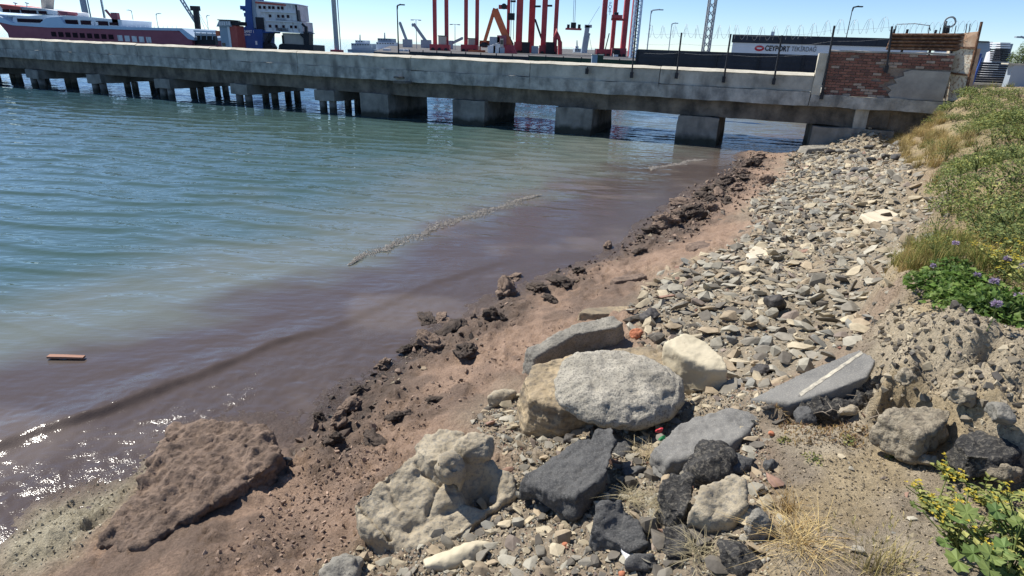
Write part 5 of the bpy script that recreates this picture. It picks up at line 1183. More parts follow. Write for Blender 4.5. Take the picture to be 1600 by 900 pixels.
for px, py, s_ in ((905, 800, .12), (870, 790, .09), (930, 770, .11), (985, 760, .12), (1020, 748, .13), (1000, 725, .10), (968, 735, .09), (1015, 830, .14), (1030, 850, .12), (1085, 840, .12), (1045, 880, .13), (960, 870, .10), (930, 880, .08), (890, 880, .09), (850, 800, .09), (825, 790, .08), (1100, 860, .10), (1120, 890, .12), (1010, 655, .10), (995, 668, .09), (870, 665, .08), (850, 680, .09), (1150, 760, .08), (1180, 700, .09), (1215, 660, .09), (1160, 690, .08), (1060, 640, .10), (1085, 630, .09), (800, 800, .08), (780, 818, .09), (1185, 770, .10), (1035, 900, .12), (975, 650, .08), (840, 850, .07), (1200, 640, .08)):
    g0 = G(px, py); stones.append((g0[0], g0[1], s_ * 1.25, 'asphalt'))
S = np.array([(x, y, s_) for x, y, s_, _ in stones]); zt = hgt(S[:, 0], S[:, 1]); rr = np.random.default_rng(8)
P3 = np.column_stack([S[:, 0], S[:, 1], zt]); ppx, ppy = topx(P3); dist = np.linalg.norm(P3 - CAM, axis=1)
vis = (ppx > -10) & (ppx < 1610) & (ppy > 60) & (ppy < 910); app = np.where(vis, S[:, 2] / dist, 0); big = set(np.argsort(-app)[:300].tolist())
cidx = rr.choice(len(PALE), len(S), p=PW); cidx[[k for k, a_ in enumerate(stones) if a_[3] == 'asphalt']] = 5; meshes = {}
LM = [('granite boulder', 963, 606), ('hollowed boulder', 700, 770), ('striped road slab', 1280, 590), ('tilted asphalt slab', 890, 725), ('long buff stone', 712, 870), ('black angular rock', 1214, 476), ('cream slab by the mud', 1200, 388), ('pale buff boulder', 1126, 796), ('buff wedge boulder', 1095, 560), ('long cream slab', 1345, 312), ('dark brown pointed rock', 1018, 494), ('bank edge', 1370, 470), ('broad cream slab', 1390, 336), ('grey slab with yellow edge', 900, 530)]
stuff_v, stuff_f, stuff_c, nv = [], [], [], 0
for i, (x, y, s_, zone) in enumerate(stones):
    nm, cl, _ = PALE[cidx[i]]; cl = (np.array(cl) * .74 + np.array([.33, .275, .20]) * .26) * rr.uniform(.78, 1.15)
    if zone == 'mud': cl = cl * .55 + np.array([.05, .035, .025])
    rz_, tl1, tl2 = (rr.normal(.35, .55) if rr.random() < .7 else rr.uniform(0, 6.28)), rr.normal(.06, .3), rr.normal(0, .3); lift = s_ * rr.uniform(.02, .20)
    if i in big:
        key = (int(rr.choice([1, 4, 7])) if zone == 'asphalt' else int(rr.integers(0, 8)), int(cidx[i]), zone == 'mud')
        if key not in meshes:
            co, fs = SH2[key[0]]; me_o = mk('stone', co * .5, fs, 'stone', None, False, np.tile(cl, (len(co), 1))); meshes[key] = me_o.data; bpy.data.objects.remove(me_o)
        o = bpy.data.objects.new('beach_stone' if zone == 'beach' else 'loose_stone', meshes[key]); COL.objects.link(o); o.location = (x, y, zt[i] + lift); o.rotation_euler = (tl1, tl2, rz_); o.scale = (s_ * 1.15, s_ * 1.15, s_ * 1.15)
        j = int(np.argmin([(ppx[i] - a_) ** 2 + (ppy[i] - b_) ** 2 for _, a_, b_ in LM])); a_, b_ = LM[j][1:]
        rel = 'left of' if ppx[i] < a_ - 40 else 'right of' if ppx[i] > a_ + 40 else 'above' if ppy[i] < b_ else 'below'
        reg(o, ('big ' if s_ > .17 else 'small ' if s_ < .10 else 'medium ') + nm + ' stone ' + rel + ' the ' + LM[j][0], 'stone', '%s stones %s the %s' % (nm, rel, LM[j][0]))
    else:
        co, fs = (SH2 if s_ > .09 and dist[i] < 9 else SH1)[rr.integers(0, 4)]
        R_ = np.array(Matrix.Rotation(rz_, 3, 'Z') @ Matrix.Rotation(tl1, 3, 'X') @ Matrix.Rotation(tl2, 3, 'Y'))
        stuff_v.append(co * .6 * s_ @ R_.T + np.array([x, y, zt[i] + lift])); stuff_f.append(fs + nv); stuff_c.append(np.tile(cl, (len(co), 1))); nv += len(co)
peb = mk('pebbles', np.vstack(stuff_v), np.vstack(stuff_f), 'stone', None, False, np.vstack(stuff_c)); reg(peb, 'mixed grey and cream pebbles covering the beach and rubble', 'pebbles', kind='stuff')
# fine gravel
gvv, gff, gcc, nv = [], [], [], 0; bm = bmesh.new(); bmesh.ops.create_icosphere(bm, subdivisions=1, radius=.5); i0 = np.array([v.co[:] for v in bm.verts]); bm.free()
co0 = np.array([(1, 0, 0), (-1, 0, 0), (0, 1, 0), (0, -1, 0), (0, 0, 1), (0, 0, -1)], float) * .5; f0 = np.array([(0, 2, 4), (2, 1, 4), (1, 3, 4), (3, 0, 4), (2, 0, 5), (1, 2, 5), (3, 1, 5), (0, 3, 5)])
rr = np.random.default_rng(21)
for poly, n_, s0, s1 in ((POLY['rubble'], 9000, .006, .028), (POLY['pebble'], 7000, .02, .06), (POLY['dirt'], 7000, .004, .02)):
    q_ = np.array([hit(*p)[:2] for p in poly]); cand = rr.uniform(q_.min(0), q_.max(0), (n_ * 3, 2)); cand = cand[poly_sd(poly, cand[:, 0], cand[:, 1]) > 0][:n_]; z_ = hgt(cand[:, 0], cand[:, 1])
    for (x, y), z in zip(cand, z_):
        s_ = rr.uniform(s0, s1); A3 = rr.normal(0, 1, (3, 3)); Q, _ = np.linalg.qr(A3); cl = np.array(PALE[rr.choice(len(PALE), p=PW)][1]) * rr.uniform(.7, 1.1) if poly is not POLY['dirt'] else np.array([.28, .23, .16]) * rr.uniform(.5, 1.3)
        gvv.append((co0 * np.array([s_, s_ * .7, s_ * .6]) * rr.uniform(.7, 1.3, (6, 1))) @ Q.T + np.array([x, y, z + s_ * .2])); gff.append(f0 + nv); gcc.append(np.tile(cl, (6, 1))); nv += 6
gravel = mk('gravel', np.vstack(gvv), np.vstack(gff), 'stone', None, False, np.vstack(gcc)); reg(gravel, 'fine gravel and grit between the stones', 'gravel', kind='stuff')

# --- the crumbling bank edge
cl_v, cl_f, cl_c, nv = [], [], [], 0
pe = [(1372, 500), (1410, 530), (1470, 550), (1560, 590), (1640, 610), (1640, 750), (1560, 725), (1500, 700), (1440, 688), (1390, 665), (1350, 650), (1370, 600), (1385, 560)]
TONE = [np.array([.36, .305, .215]), np.array([.20, .17, .125]), np.array([.12, .105, .085]), np.array([.36, .31, .22]), np.array([.075, .068, .06]), np.array([.10, .09, .075])]
def rubble(poly, n_, s0, s1, seed, pw, gap, tones, zs):
    global nv
    for x, y, s_ in scatter(poly, n_, s0, s1, seed, pw=pw, gap=gap):
        co, fs = SH1[rr.integers(0, 4)] if s_ < .09 else SH2[rr.integers(0, 8)]; z = float(hgt(x, y)); A3 = rr.normal(0, 1, (3, 3)); Q, _ = np.linalg.qr(A3); d = co * np.array([1, 1.15, zs]) * (1 + .5 * fbm(co * 2.6 + x * 9, 2, 4)[:, None])
        cl_v.append(d * .5 * s_ @ Q.T + np.array([x, y, z + s_ * .08])); cl_f.append(fs + nv); nv += len(co); cl_c.append(np.tile(tones[rr.integers(0, len(tones))] * rr.uniform(.75, 1.25), (len(co), 1)))
rubble(pe, 6500, .006, .075, 9, 4.6, .6, TONE, 2.2)
o = mk('earth_rubble', np.vstack(cl_v), np.vstack(cl_f), 'stone', None, False, np.vstack(cl_c)); reg(o, 'crumbled grey-brown earth clods along the broken bank edge', 'rubble', kind='stuff')
cl_v, cl_f, cl_c, nv = [], [], [], 0
MT = [np.array([.18, .13, .098]), np.array([.12, .09, .07]), np.array([.26, .185, .135]), np.array([.07, .056, .046])]
rubble(POLY['mud'], 5200, .012, .12, 12, 3.4, .6, MT, 2.0)
rubble([(440, 760), (470, 690), (560, 640), (700, 590), (800, 540), (900, 490), (980, 440), (900, 480), (820, 560), (700, 640), (600, 740), (500, 830), (420, 830)], 1500, .008, .06, 13, 4.0, .7, [MT[0], MT[2], MT[2] * 1.2], 2.0)
rubble([(300, 905), (400, 815), (470, 745), (560, 700), (640, 720), (560, 800), (520, 870), (470, 905)], 1800, .006, .05, 15, 4.0, .7, [MT[0] * 1.2, MT[2], MT[2] * 1.35], 2.0)
rubble(POLY['sand'], 900, .005, .035, 16, 3.2, .6, [np.array([.40, .36, .26]), np.array([.32, .28, .2]), np.array([.46, .42, .31])], 1.6)
rubble([(1040, 345), (1100, 290), (1185, 238), (1215, 240), (1190, 300), (1120, 350), (1060, 380)], 1500, .02, .14, 14, 3.2, .6, MT[:3] + [MT[2], np.array([.24, .20, .16])], 1.5)
o = mk('mud_crumbs', np.vstack(cl_v), np.vstack(cl_f), 'stone', None, False, np.vstack(cl_c)); reg(o, 'crumbled brown mud crust strewn along the waterline', 'mud', kind='stuff')
BG = 'blocks in the crumbling bank'
slab('bank_block', 'large pale ledge of earth jutting from the crumbling bank', 'rock', [(1372, 652, 1.26), (1392, 640, 1.29), (1440, 636, 1.32), (1482, 640, 1.33), (1486, 652, 1.32), (1462, 668, 1.29), (1436, 682, 1.26), (1400, 668, 1.25)], .15, 'clod', r1=.03, r2=.016, rid=.03, group=BG)
slab('bank_block', 'crumbling asphalt shelf darkened for the shadow right of the pale ledge', 'rock', [(1494, 690, 1.28), (1530, 676, 1.31), (1580, 690, 1.32), (1600, 706, 1.32), (1560, 716, 1.3), (1510, 712, 1.28)], .12, 'tar', r1=.03, r2=.016, rid=.03, group=BG)  # shadow beside the ledge put into the shelf's near-black colour
rock('bank_block', 'smooth mauve-grey block embedded at the right of the bank', 'rock', 1562, 650, .15, .12, .13, 'greystone', facets=8, group=BG)
rock('bank_block', 'pale layered earth block under the large grey block', 'rock', 1452, 722, .12, .1, .09, 'clod', facets=9, group=BG)
slab('bank_block', 'black crumbling clods exposed under the striped slab', 'rubble', [(1246, 634, 1.05), (1290, 622, 1.10), (1352, 598, 1.20), (1366, 612, 1.18), (1335, 640, 1.11), (1275, 648, 1.06)], .16, 'tar', r1=.04, r2=.03, rid=.06, kr=9, group=BG)
rock('bank_block', 'dark clod at the right end of the striped slab', 'rubble', 1335, 612, .26, .2, .24, 'tar', zc=1.08, a=.5, r2=.02, group=BG)
rock('bank_block', 'grey stone poking out below the striped slab', 'rock', 1257, 650, .14, .12, .11, 'asphalt', zc=1.08, group=BG)
rock('bank_block', 'buff stone wedged below the striped slab', 'rock', 1322, 642, .16, .1, .09, 'buff', zc=1.1, group=BG)
rock('bank_block', 'dark crusted earth lump in the upper bank', 'rubble', 1420, 590, .18, .14, .12, 'clod', a=.5, r2=.02, group=BG)
rock('bank_block', 'brown earth lump above the mauve block', 'rubble', 1500, 615, .18, .14, .10, 'clod', a=.4, r2=.02, group=BG)
rock('bank_block', 'dark earth lump overhanging at the right edge', 'rubble', 1570, 738, .2, .12, .10, 'clod', a=.4, r2=.02, group=BG)
# litter
t = thing('plastic_scrap', 'crumpled red and green plastic scrap by the flat grey slab', 'litter', atz(1031, 672, .9)); p = atz(1031, 672, .93)
M['redp'] = pmat('red_plastic', (.55, .03, .04), (.65, .06, .07), 8, .4, .1, 40); M['greenp'] = pmat('green_plastic', (.02, .16, .05), (.03, .22, .08), 8, .4, .1, 40); M['whitep'] = pmat('white_plastic', (.72, .72, .74), (.8, .8, .82), 8, .4, .05, 40)
def crumple(nm, c, s_, mat, par, sd):
    co, fs = ico(2, sd, .6); co = co * (1 + .3 * fbm(co * 3, 2, sd)[:, None]); mk(nm, co * s_ + c, fs, mat, par)
crumple('red_film', p, .028, 'redp', t, 71); crumple('green_film', p + np.array([.005, -.05, -.02]), .03, 'greenp', t, 72)
t = thing('white_lighter', 'small white plastic lighter lying on the gravel', 'litter', G(981, 878)); p = G(981, 878) + UP * .016
MB().beam(p, p + np.array([-.018, .07, .004]), .024, .014).build('lighter_body', 'whitep', t); MB().beam(p + np.array([-.018, .07, .004]), p + np.array([-.021, .085, .005]), .022, .013).build('lighter_cap', 'dark_metal', t)
for px, py, lab in ((845, 772, 'orange brick chip beside the tilted asphalt slab'), (883, 853, 'small orange chip in the gravel, left'), (947, 858, 'small orange chip in the gravel near the lighter'), (972, 897, 'orange chip at the bottom edge'), (1205, 678, 'faint orange chip on the dirt')):
    g0 = G(px, py); rock('brick_chip', lab, 'brick', px, py, .07 if px < 860 else .035, .04, .035, 'brickbit', vox=.006, facets=6, r2=.002)
# floating board and foam
p = atz(103, 557, .015); t = thing('floating_board', 'reddish wooden board floating in the shallow brown water', 'board', p); o = MB().beam(atz(75, 557, .02), atz(131, 558, .02), .05, .02).build('board', 'plank', t); rough(o, 3, .008, 6, 700)
def foam(label, line, wd, seed):
    rr = np.random.default_rng(seed); q_ = np.array([atz(*p)[:2] for p in line]); vs_, fs_ = [], []; nv = 0; seg = np.hypot(*np.diff(q_, axis=0).T); tot = seg.sum()
    for k in range(int(tot * 420)):
        u = rr.uniform(0, tot); i = int(np.searchsorted(np.cumsum(seg), u)); i = min(i, len(seg) - 1); f = (u - (np.cumsum(seg)[i] - seg[i])) / seg[i]; e = (q_[i + 1] - q_[i]) / seg[i]
        taper = min(1, u / tot * 6 + .15, (1 - u / tot) * 6 + .15); c_ = q_[i] + e * f * seg[i] + np.array([-e[1], e[0]]) * rr.normal(0, wd * taper * (.3 + .7 * abs(math.sin(u * 3.1)))) + np.array([-e[1], e[0]]) * .05 * math.sin(u * 2.3) * math.sin(u * 5.1) ; s_ = rr.uniform(.004, .013) * (1 if rr.random() < .85 else 1.8)
        a_ = rr.uniform(0, 6.28); vs_ += [(c_[0] + s_ * 1.5 * math.cos(a_ + b_) , c_[1] + s_ * math.sin(a_ + b_), .012) for b_ in np.arange(6) * 1.047] + [(c_[0], c_[1], .026 + s_ * .25)]; fs_ += [(nv + j, nv + (j + 1) % 6, nv + 6) for j in range(6)]; nv += 7
    o = mk('foam_line', vs_, fs_, 'foam'); reg(o, label, 'foam', kind='stuff')
foam('pale foam line drifting along the edge of the brown water', [(545, 415), (580, 396), (620, 380), (660, 368), (690, 352), (730, 340), (775, 326), (800, 322), (812, 312), (845, 305)], .085, 3)
foam('short foam line on the brown water near the pier', [(1018, 267), (1024, 262), (1060, 257), (1085, 251), (1105, 250)], .07, 4)

# ------------------------------------------------------------------ plants
def leafmat(name, rough=.6, trans=.3):
    mt, n, l, b = nodes(name); a = n.new('ShaderNodeAttribute'); a.attribute_name = 'col'
    oi = n.new('ShaderNodeObjectInfo'); r = ramp(n, [(0, (.78, .8, .75)), (1, (1.2, 1.15, 1.05))]); l.new(oi.outputs['Random'], r.inputs[0])
    mx = n.new('ShaderNodeMix'); mx.data_type = 'RGBA'; mx.blend_type = 'MULTIPLY'; mx.inputs[0].default_value = 1; l.new(a.outputs['Color'], mx.inputs[6]); l.new(r.outputs[0], mx.inputs[7])
    l.new(mx.outputs[2], b.inputs['Base Color']); b.inputs['Roughness'].default_value = rough; b.inputs['Specular IOR Level'].default_value = .25
    tr = n.new('ShaderNodeBsdfTranslucent'); l.new(mx.outputs[2], tr.inputs['Color']); ms = n.new('ShaderNodeMixShader'); ms.inputs[0].default_value = trans
    l.new(b.outputs[0], ms.inputs[1]); l.new(tr.outputs[0], ms.inputs[2]); l.new(ms.outputs[0], n['Material Output'].inputs['Surface'])
    return mt
M['leaf'] = leafmat('leaf_tissue'); M['straw'] = leafmat('dry_stalks', .8, .2); M['petal'] = leafmat('petals', .7, .3)
class Leaves:
    def __init__(s): s.v = []; s.f = []; s.c = []
    def blade(s, p, d, h, w, bend, col, seg=3):
        """a curved grass blade"""
        d = np.asarray(d, float); sd = np.cross(d, UP); nn = np.linalg.norm(sd); sd = sd / nn if nn > 1e-6 else np.array([1., 0, 0]); k = len(s.v); p = np.asarray(p, float)
        for i in range(seg + 1):
            f = i / seg; q = p + UP * h * f * (1 - .45 * bend * f) + d * h * bend * f * f; ww = w * (1 - f) ** .7 / 2
            if i == seg: s.v.append(q); s.c.append(col * (1.1))
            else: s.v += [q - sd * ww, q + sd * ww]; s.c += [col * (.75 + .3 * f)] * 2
        for i in range(seg - 1): s.f += [(k + 2 * i, k + 2 * i + 1, k + 2 * i + 3), (k + 2 * i, k + 2 * i + 3, k + 2 * i + 2)]
        s.f.append((k + 2 * seg - 2, k + 2 * seg - 1, k + 2 * seg))
    def leaf(s, p, d, nrm, Ln, w, col, fold=.15):
        p = np.asarray(p, float); d = np.asarray(d, float) / np.linalg.norm(d); sd = np.cross(d, nrm); sd /= (np.linalg.norm(sd) + 1e-9); n2 = np.cross(sd, d); k = len(s.v)
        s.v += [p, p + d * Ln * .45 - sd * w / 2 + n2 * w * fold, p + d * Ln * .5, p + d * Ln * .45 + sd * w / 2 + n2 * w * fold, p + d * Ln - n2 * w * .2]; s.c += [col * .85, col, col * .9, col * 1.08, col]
        s.f += [(k, k + 2, k + 1), (k, k + 3, k + 2), (k + 1, k + 2, k + 4), (k + 2, k + 3, k + 4)]
    def fan(s, p, d, nrm, r, col, lobes=7):
        """a big lobed leaf"""
        p = np.asarray(p, float); d = np.asarray(d, float) / np.linalg.norm(d); sd = np.cross(d, nrm); sd /= np.linalg.norm(sd); n2 = np.cross(sd, d); k = len(s.v); m_ = lobes * 2 + 1
        s.v.append(p + d * r * .15); s.c.append(col * 1.15)
        for i in range(m_):
            a_ = math.radians(-150 + 300 * i / (m_ - 1)); rr_ = r * (1.0 if i % 2 == 0 else .74) * (1 - .12 * abs(a_) / 2.6)
            s.v.append(p + d * r * .15 + d * rr_ * math.cos(a_) + sd * rr_ * math.sin(a_) + n2 * r * (.12 * math.cos(3 * a_) + (-.05 if i % 2 else .06))); s.c.append(col * (1 if i % 2 else .9))
        s.f += [(k, k + 1 + i, k + 2 + i) for i in range(m_ - 1)]
    def stem(s, pts, r, col):
        mb = MB().tube(pts, r, 4); k = len(s.v); s.v += [np.array(v) for v in mb.v]; s.c += [col] * len(mb.v)
        for f in mb.f: s.f += [(k + f[0], k + f[1], k + f[2]), (k + f[0], k + f[2], k + f[3])]
    def mesh(s, name, mat):
        o = mk(name, np.array(s.v), np.array(s.f), mat, None, False, np.clip(np.array(s.c), 0, 1)); me = o.data; bpy.data.objects.remove(o); return me
vr = np.random.default_rng(33)
def rdir(up=0.0):
    a_ = vr.uniform(0, 6.283); v = np.array([math.cos(a_), math.sin(a_), up]); return v / np.linalg.norm(v)
GREEN = np.array([.20, .25, .085]); GREEN2 = np.array([.34, .35, .12]); DGREEN = np.array([.11, .15, .055]); STRAW = np.array([.50, .40, .20]); STRAW2 = np.array([.36, .25, .11]); YEL = np.array([.62, .50, .07]); PUR = np.array([.46, .38, .55])
def make_weed(seed, R, Hh, n, cols, lf=.035, lw=.022, stems=12):
    L_ = Leaves()
    for _ in range(stems):
        d = rdir(); rr_ = R * vr.uniform(.2, .9); L_.stem([(0, 0, 0), d * rr_ * .4 + UP * Hh * .5, d * rr_ + UP * Hh * vr.uniform(.5, .95)], .0035, DGREEN * 1.2)
    for _ in range(n):
        d = rdir(); f = vr.uniform(0, 1) ** .5; h_ = Hh * math.sqrt(max(0, 1 - .85 * f * f)) * vr.uniform(.45, 1.08); p = d * R * f + UP * h_
        c_ = cols[vr.integers(0, len(cols))] * vr.uniform(.75, 1.3); dd = d * vr.uniform(.2, 1) + UP * vr.uniform(-.4, .7) + rdir() * .6
        L_.leaf(p, dd, UP + rdir() * .5, lf * vr.uniform(.7, 1.5), lw * vr.uniform(.7, 1.4), c_)
    return L_
def make_tuft(R, Hh, n, cols, w=.005, bend=(.1, .9), ears=False):
    L_ = Leaves()
    for _ in range(n):
        d = rdir(); p = d * R * vr.uniform(0, .5); c_ = cols[vr.integers(0, len(cols))] * vr.uniform(.75, 1.25); h_ = Hh * vr.uniform(.5, 1.1); b_ = vr.uniform(*bend); L_.blade(p + rdir() * R * vr.uniform(0, .35), d * .5 + rdir() * .9, h_, w * vr.uniform(.7, 1.4), b_, c_)
        if ears and vr.random() < .3:
            q = p + UP * h_ * (1 - .45 * b_) + d * h_ * b_
            for k in range(6): L_.leaf(q + UP * .006 * k, d * .5 + UP + rdir() * .5, rdir(), .02, .005, c_ * 1.2)
    return L_
WEED = [make_weed(k, .26, .22, 330, [GREEN, GREEN, GREEN2, DGREEN, GREEN * .8]).mesh('leaves', 'leaf') for k in range(3)]
BRIGHT = [make_weed(k, .17, .13, 300, [np.array([.115, .20, .04]), np.array([.16, .235, .06]), np.array([.07, .13, .03])], .036, .028).mesh('leaves', 'leaf') for k in range(3)]
OLIVE = [make_weed(k, .22, .24, 260, [np.array([.17, .18, .045]), np.array([.26, .23, .07]), GREEN], .03, .012).mesh('leaves', 'leaf') for k in range(2)]
DRY = [make_tuft(.22, .30, 170, [STRAW, STRAW, STRAW2, np.array([.40, .34, .13])], .006).mesh('blades', 'straw') for k in range(3)]
GRS = [make_tuft(.16, .26, 120, [np.array([.24, .24, .07]), np.array([.34, .29, .10]), np.array([.14, .18, .045])], .006).mesh('blades', 'straw') for k in range(2)]
def plant(kind, meshes, px, py, scale, label, group, part, cat='plant', pos=None, lift=0.0):
    g0 = G(px, py) if pos is None else pos
    e = thing(kind, label, cat, (g0[0], g0[1], float(hgt(g0[0], g0[1])) - .01 + lift), group); e.rotation_euler = (vr.normal(0, .08), vr.normal(0, .08), vr.uniform(0, 6.28)); s_ = scale * vr.uniform(.8, 1.25); e.scale = (s_, s_, s_ * vr.uniform(.8, 1.2))
    o = bpy.data.objects.new(part, meshes[vr.integers(0, len(meshes))]); COL.objects.link(o); o.parent = e
    return e
def field(poly, n, gap):
    q = np.array([hit(*p)[:2] for p in poly]); lo, hi = q.min(0), q.max(0); cand = vr.uniform(lo, hi, (n * 25, 2)); cand = cand[poly_sd(poly, cand[:, 0], cand[:, 1]) > 0]; out = []
    for c_ in cand:
        if all((c_[0] - o[0]) ** 2 + (c_[1] - o[1]) ** 2 > gap ** 2 for o in out): out.append(c_)
        if len(out) >= n: break
    return out
def near_lab(c_, base): return base
FLD = [
 ([(1455, 172), (1490, 154), (1530, 146), (1640, 150), (1640, 235), (1545, 222), (1500, 208), (1475, 194)], 85, .29, 'leafy_weed', WEED, 1.0, 'leafy green weed in the thick patch on the far bank top', 'weeds on the far bank top', 'leaves', 'plant'),
 ([(1392, 215), (1425, 178), (1465, 158), (1470, 190), (1520, 225), (1480, 290), (1430, 292), (1410, 250)], 110, .20, 'dry_grass_tuft', DRY, .95, 'dry yellow grass tuft on the slope of the far bank', 'dry grass on the far slope', 'blades', 'grass'),
 ([(1440, 190), (1500, 215), (1640, 238), (1640, 262), (1500, 250), (1470, 270), (1450, 230)], 34, .26, 'olive_shrub', OLIVE, 1.0, 'olive-green weed among the dry grass of the far slope', 'olive weeds on the far slope', 'leaves', 'plant'),
 ([(1452, 322), (1480, 285), (1545, 262), (1640, 255), (1640, 400), (1560, 405), (1490, 380), (1462, 350)], 62, .26, 'leafy_weed', WEED, .85, 'leafy green weed in the middle of the right bank', 'weeds on the middle bank', 'leaves', 'plant'),
 ([(1460, 350), (1520, 330), (1640, 370), (1640, 450), (1530, 430), (1440, 440), (1430, 415)], 46, .2, 'olive_shrub', OLIVE, .7, 'loose olive-yellow weed below the green patch, right bank', 'olive weeds on the middle bank', 'leaves', 'plant'),
 ([(1395, 455), (1400, 425), (1450, 405), (1500, 410), (1540, 440), (1470, 455), (1420, 462)], 36, .13, 'grass_tuft', GRS, .75, 'green and straw grass tuft near the bank edge', 'grass tufts at the bank edge', 'blades', 'grass'),
 ([(1395, 462), (1385, 440), (1405, 425), (1440, 430), (1440, 458)], 22, .09, 'dry_grass_tuft', DRY, .42, 'small tan dry grass tuft on the crumbling bank corner', 'dry grass on the bank corner', 'blades', 'grass'),
 ([(1446, 470), (1470, 452), (1520, 455), (1560, 490), (1586, 518), (1545, 532), (1490, 505)], 20, .14, 'leafy_weed', BRIGHT, 1.0, 'bright green leafy weed spreading on bare dark soil', 'bright weeds on the bare soil', 'leaves', 'plant'),
 ([(1560, 450), (1640, 440), (1640, 530), (1600, 520)], 16, .15, 'olive_shrub', OLIVE, .6, 'straggly olive weed with yellow flowers at the right edge', 'weeds at the right edge', 'leaves', 'plant'),
 ([(1500, 150), (1530, 138), (1640, 128), (1640, 150)], 24, .5, 'dry_grass_tuft', GRS, 1.6, 'yellowish grass tuft in front of the slatted gate', 'grass before the gate', 'blades', 'grass'),
]
for poly, n_, gap, kind, ms, sc, lab, grp, part, cat in FLD:
    F_ = field(poly, n_, gap); A_px = [topx(np.array([c_[0], c_[1], float(hgt(c_[0], c_[1]))])) for c_ in F_]; xs_ = np.array([float(a_[0]) for a_ in A_px]); ys_ = np.array([float(a_[1]) for a_ in A_px])
    for i_, c_ in enumerate(F_):
        where = ['left', 'middle', 'right'][int(np.searchsorted(np.quantile(xs_, [.33, .67]), xs_[i_]))]; row = ['back row', 'middle row', 'front row'][int(np.searchsorted(np.quantile(ys_, [.33, .67]), ys_[i_]))]
        plant(kind, ms, 0, 0, sc, lab + ', %s, %s' % (where, row), grp, part, cat, pos=c_)
# short grass over the bank
Lg = Leaves()
for poly, n_, cols, h0, h1 in ((POLY['bank'], 11000, [STRAW, STRAW2, np.array([.20, .21, .06]), np.array([.30, .27, .09])], .04, .15), ([(1395, 465), (1385, 430), (1450, 400), (1640, 380), (1640, 470), (1540, 450), (1470, 458)], 3500, [STRAW, np.array([.25, .24, .07])], .04, .14), ([(1200, 640), (1300, 650), (1370, 680), (1340, 705), (1230, 700)], 700, [STRAW2 * .8, np.array([.25, .16, .10])], .02, .05)):
    q = np.array([hit(*p)[:2] for p in poly]); cand = vr.uniform(q.min(0), q.max(0), (n_ * 3, 2)); cand = cand[poly_sd(poly, cand[:, 0], cand[:, 1]) > 0]; cl_ = fbm(xy0(cand[:, 0], cand[:, 1], 1.6), 3, 77); cand = cand[cl_ > vr.uniform(-.35, .15, len(cl_))][:n_]; zz = hgt(cand[:, 0], cand[:, 1])
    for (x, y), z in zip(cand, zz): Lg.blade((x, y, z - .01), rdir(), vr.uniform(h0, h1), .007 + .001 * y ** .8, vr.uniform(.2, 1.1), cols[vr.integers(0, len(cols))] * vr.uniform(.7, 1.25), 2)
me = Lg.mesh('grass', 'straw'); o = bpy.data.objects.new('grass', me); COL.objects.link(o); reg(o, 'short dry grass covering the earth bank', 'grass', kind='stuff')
# single tufts near the camera
def one(kind, label, cat, px, py, L_, part, mat, group=None, lift=0.0):
    g0 = G(px, py); e = thing(kind, label, cat, (g0[0], g0[1], float(hgt(g0[0], g0[1])) - .01 + lift), group); o = bpy.data.objects.new(part, L_.mesh(part, mat)); COL.objects.link(o); o.parent = e; return e
one('dry_grass_tuft', 'large bleached dry grass tuft right of the pale buff boulder', 'grass', 1255, 850, make_tuft(.24, .12, 360, [STRAW * 1.15, STRAW, STRAW2, np.array([.5, .4, .22])], .003, (.4, 2.4)), 'blades', 'straw')
one('dry_grass_tuft', 'bleached dry grass sprig behind the large dry tuft', 'grass', 1232, 800, make_tuft(.10, .13, 120, [STRAW2, STRAW2 * .7], .003, (.3, 1.3)), 'blades', 'straw')
one('wild_barley', 'wild barley with drooping ears at the bottom edge', 'grass', 1365, 893, make_tuft(.12, .2, 90, [STRAW * 1.1, np.array([.45, .38, .17])], .0035, (.1, .9), True), 'stalks', 'straw')
one('wild_barley', 'few barley stalks between the dry tuft and flowering plant', 'grass', 1400, 880, make_tuft(.1, .16, 40, [STRAW, np.array([.4, .36, .15])], .003, (.1, .9), True), 'stalks', 'straw')
for k, (px, py, r_) in enumerate(((1270, 720, .05), (1395, 715, .035), (1325, 690, .04), (1225, 690, .03))):
    one('tiny_weed', ['tiny green weed on the dirt left of the terrace', 'tiny green sprig on the dirt near the dark crevice', 'tiny olive sprig below the striped slab', 'tiny green sprig beside the asphalt pieces'][k], 'plant', px, py, make_weed(k, r_, r_ * .8, 60, [GREEN2, np.array([.2, .2, .06])], .014, .008, 4), 'leaves', 'leaf')
for k, (px, py, rr_) in enumerate(((1010, 720, .09), (1025, 800, .11), (985, 790, .08), (1090, 880, .1))):
    one('dead_straw', ['pale matted straw between the flat and tilted slabs', 'pale matted straw over the upright black lump', 'wisp of straw on the dark grey block', 'pale straw at the bottom below the buff boulder'][k], 'grass', px, py, make_tuft(rr_ * 1.5, rr_ * .8, 130, [np.array([.5, .43, .29]), np.array([.4, .34, .22])], .003, (.9, 2.0)), 'straw_blades', 'straw', None, .05)
# roots and twigs hanging below the striped slab
for k in range(9):
    a_ = atz(1300 + k * 12 + vr.uniform(-6, 6), 640 + vr.uniform(-12, 14), 1.12); b_ = a_ + np.array([vr.uniform(-.12, .12), vr.uniform(-.06, .02), vr.uniform(-.07, .05)])
    t = thing('dry_twig', 'thin bleached twig in the rubble below the striped slab', 'twig', a_, 'twigs below the striped slab'); MB().tube([a_, (a_ + b_) / 2 + UP * .02, b_], [.003, .0025, .0015], 5).build('stem', 'driftwood', t); c2 = (a_ + b_) / 2 + UP * .02; MB().tube([c2, c2 + rdir(.4) * .05], [.002, .001], 4).build('side_shoot', 'driftwood', t)
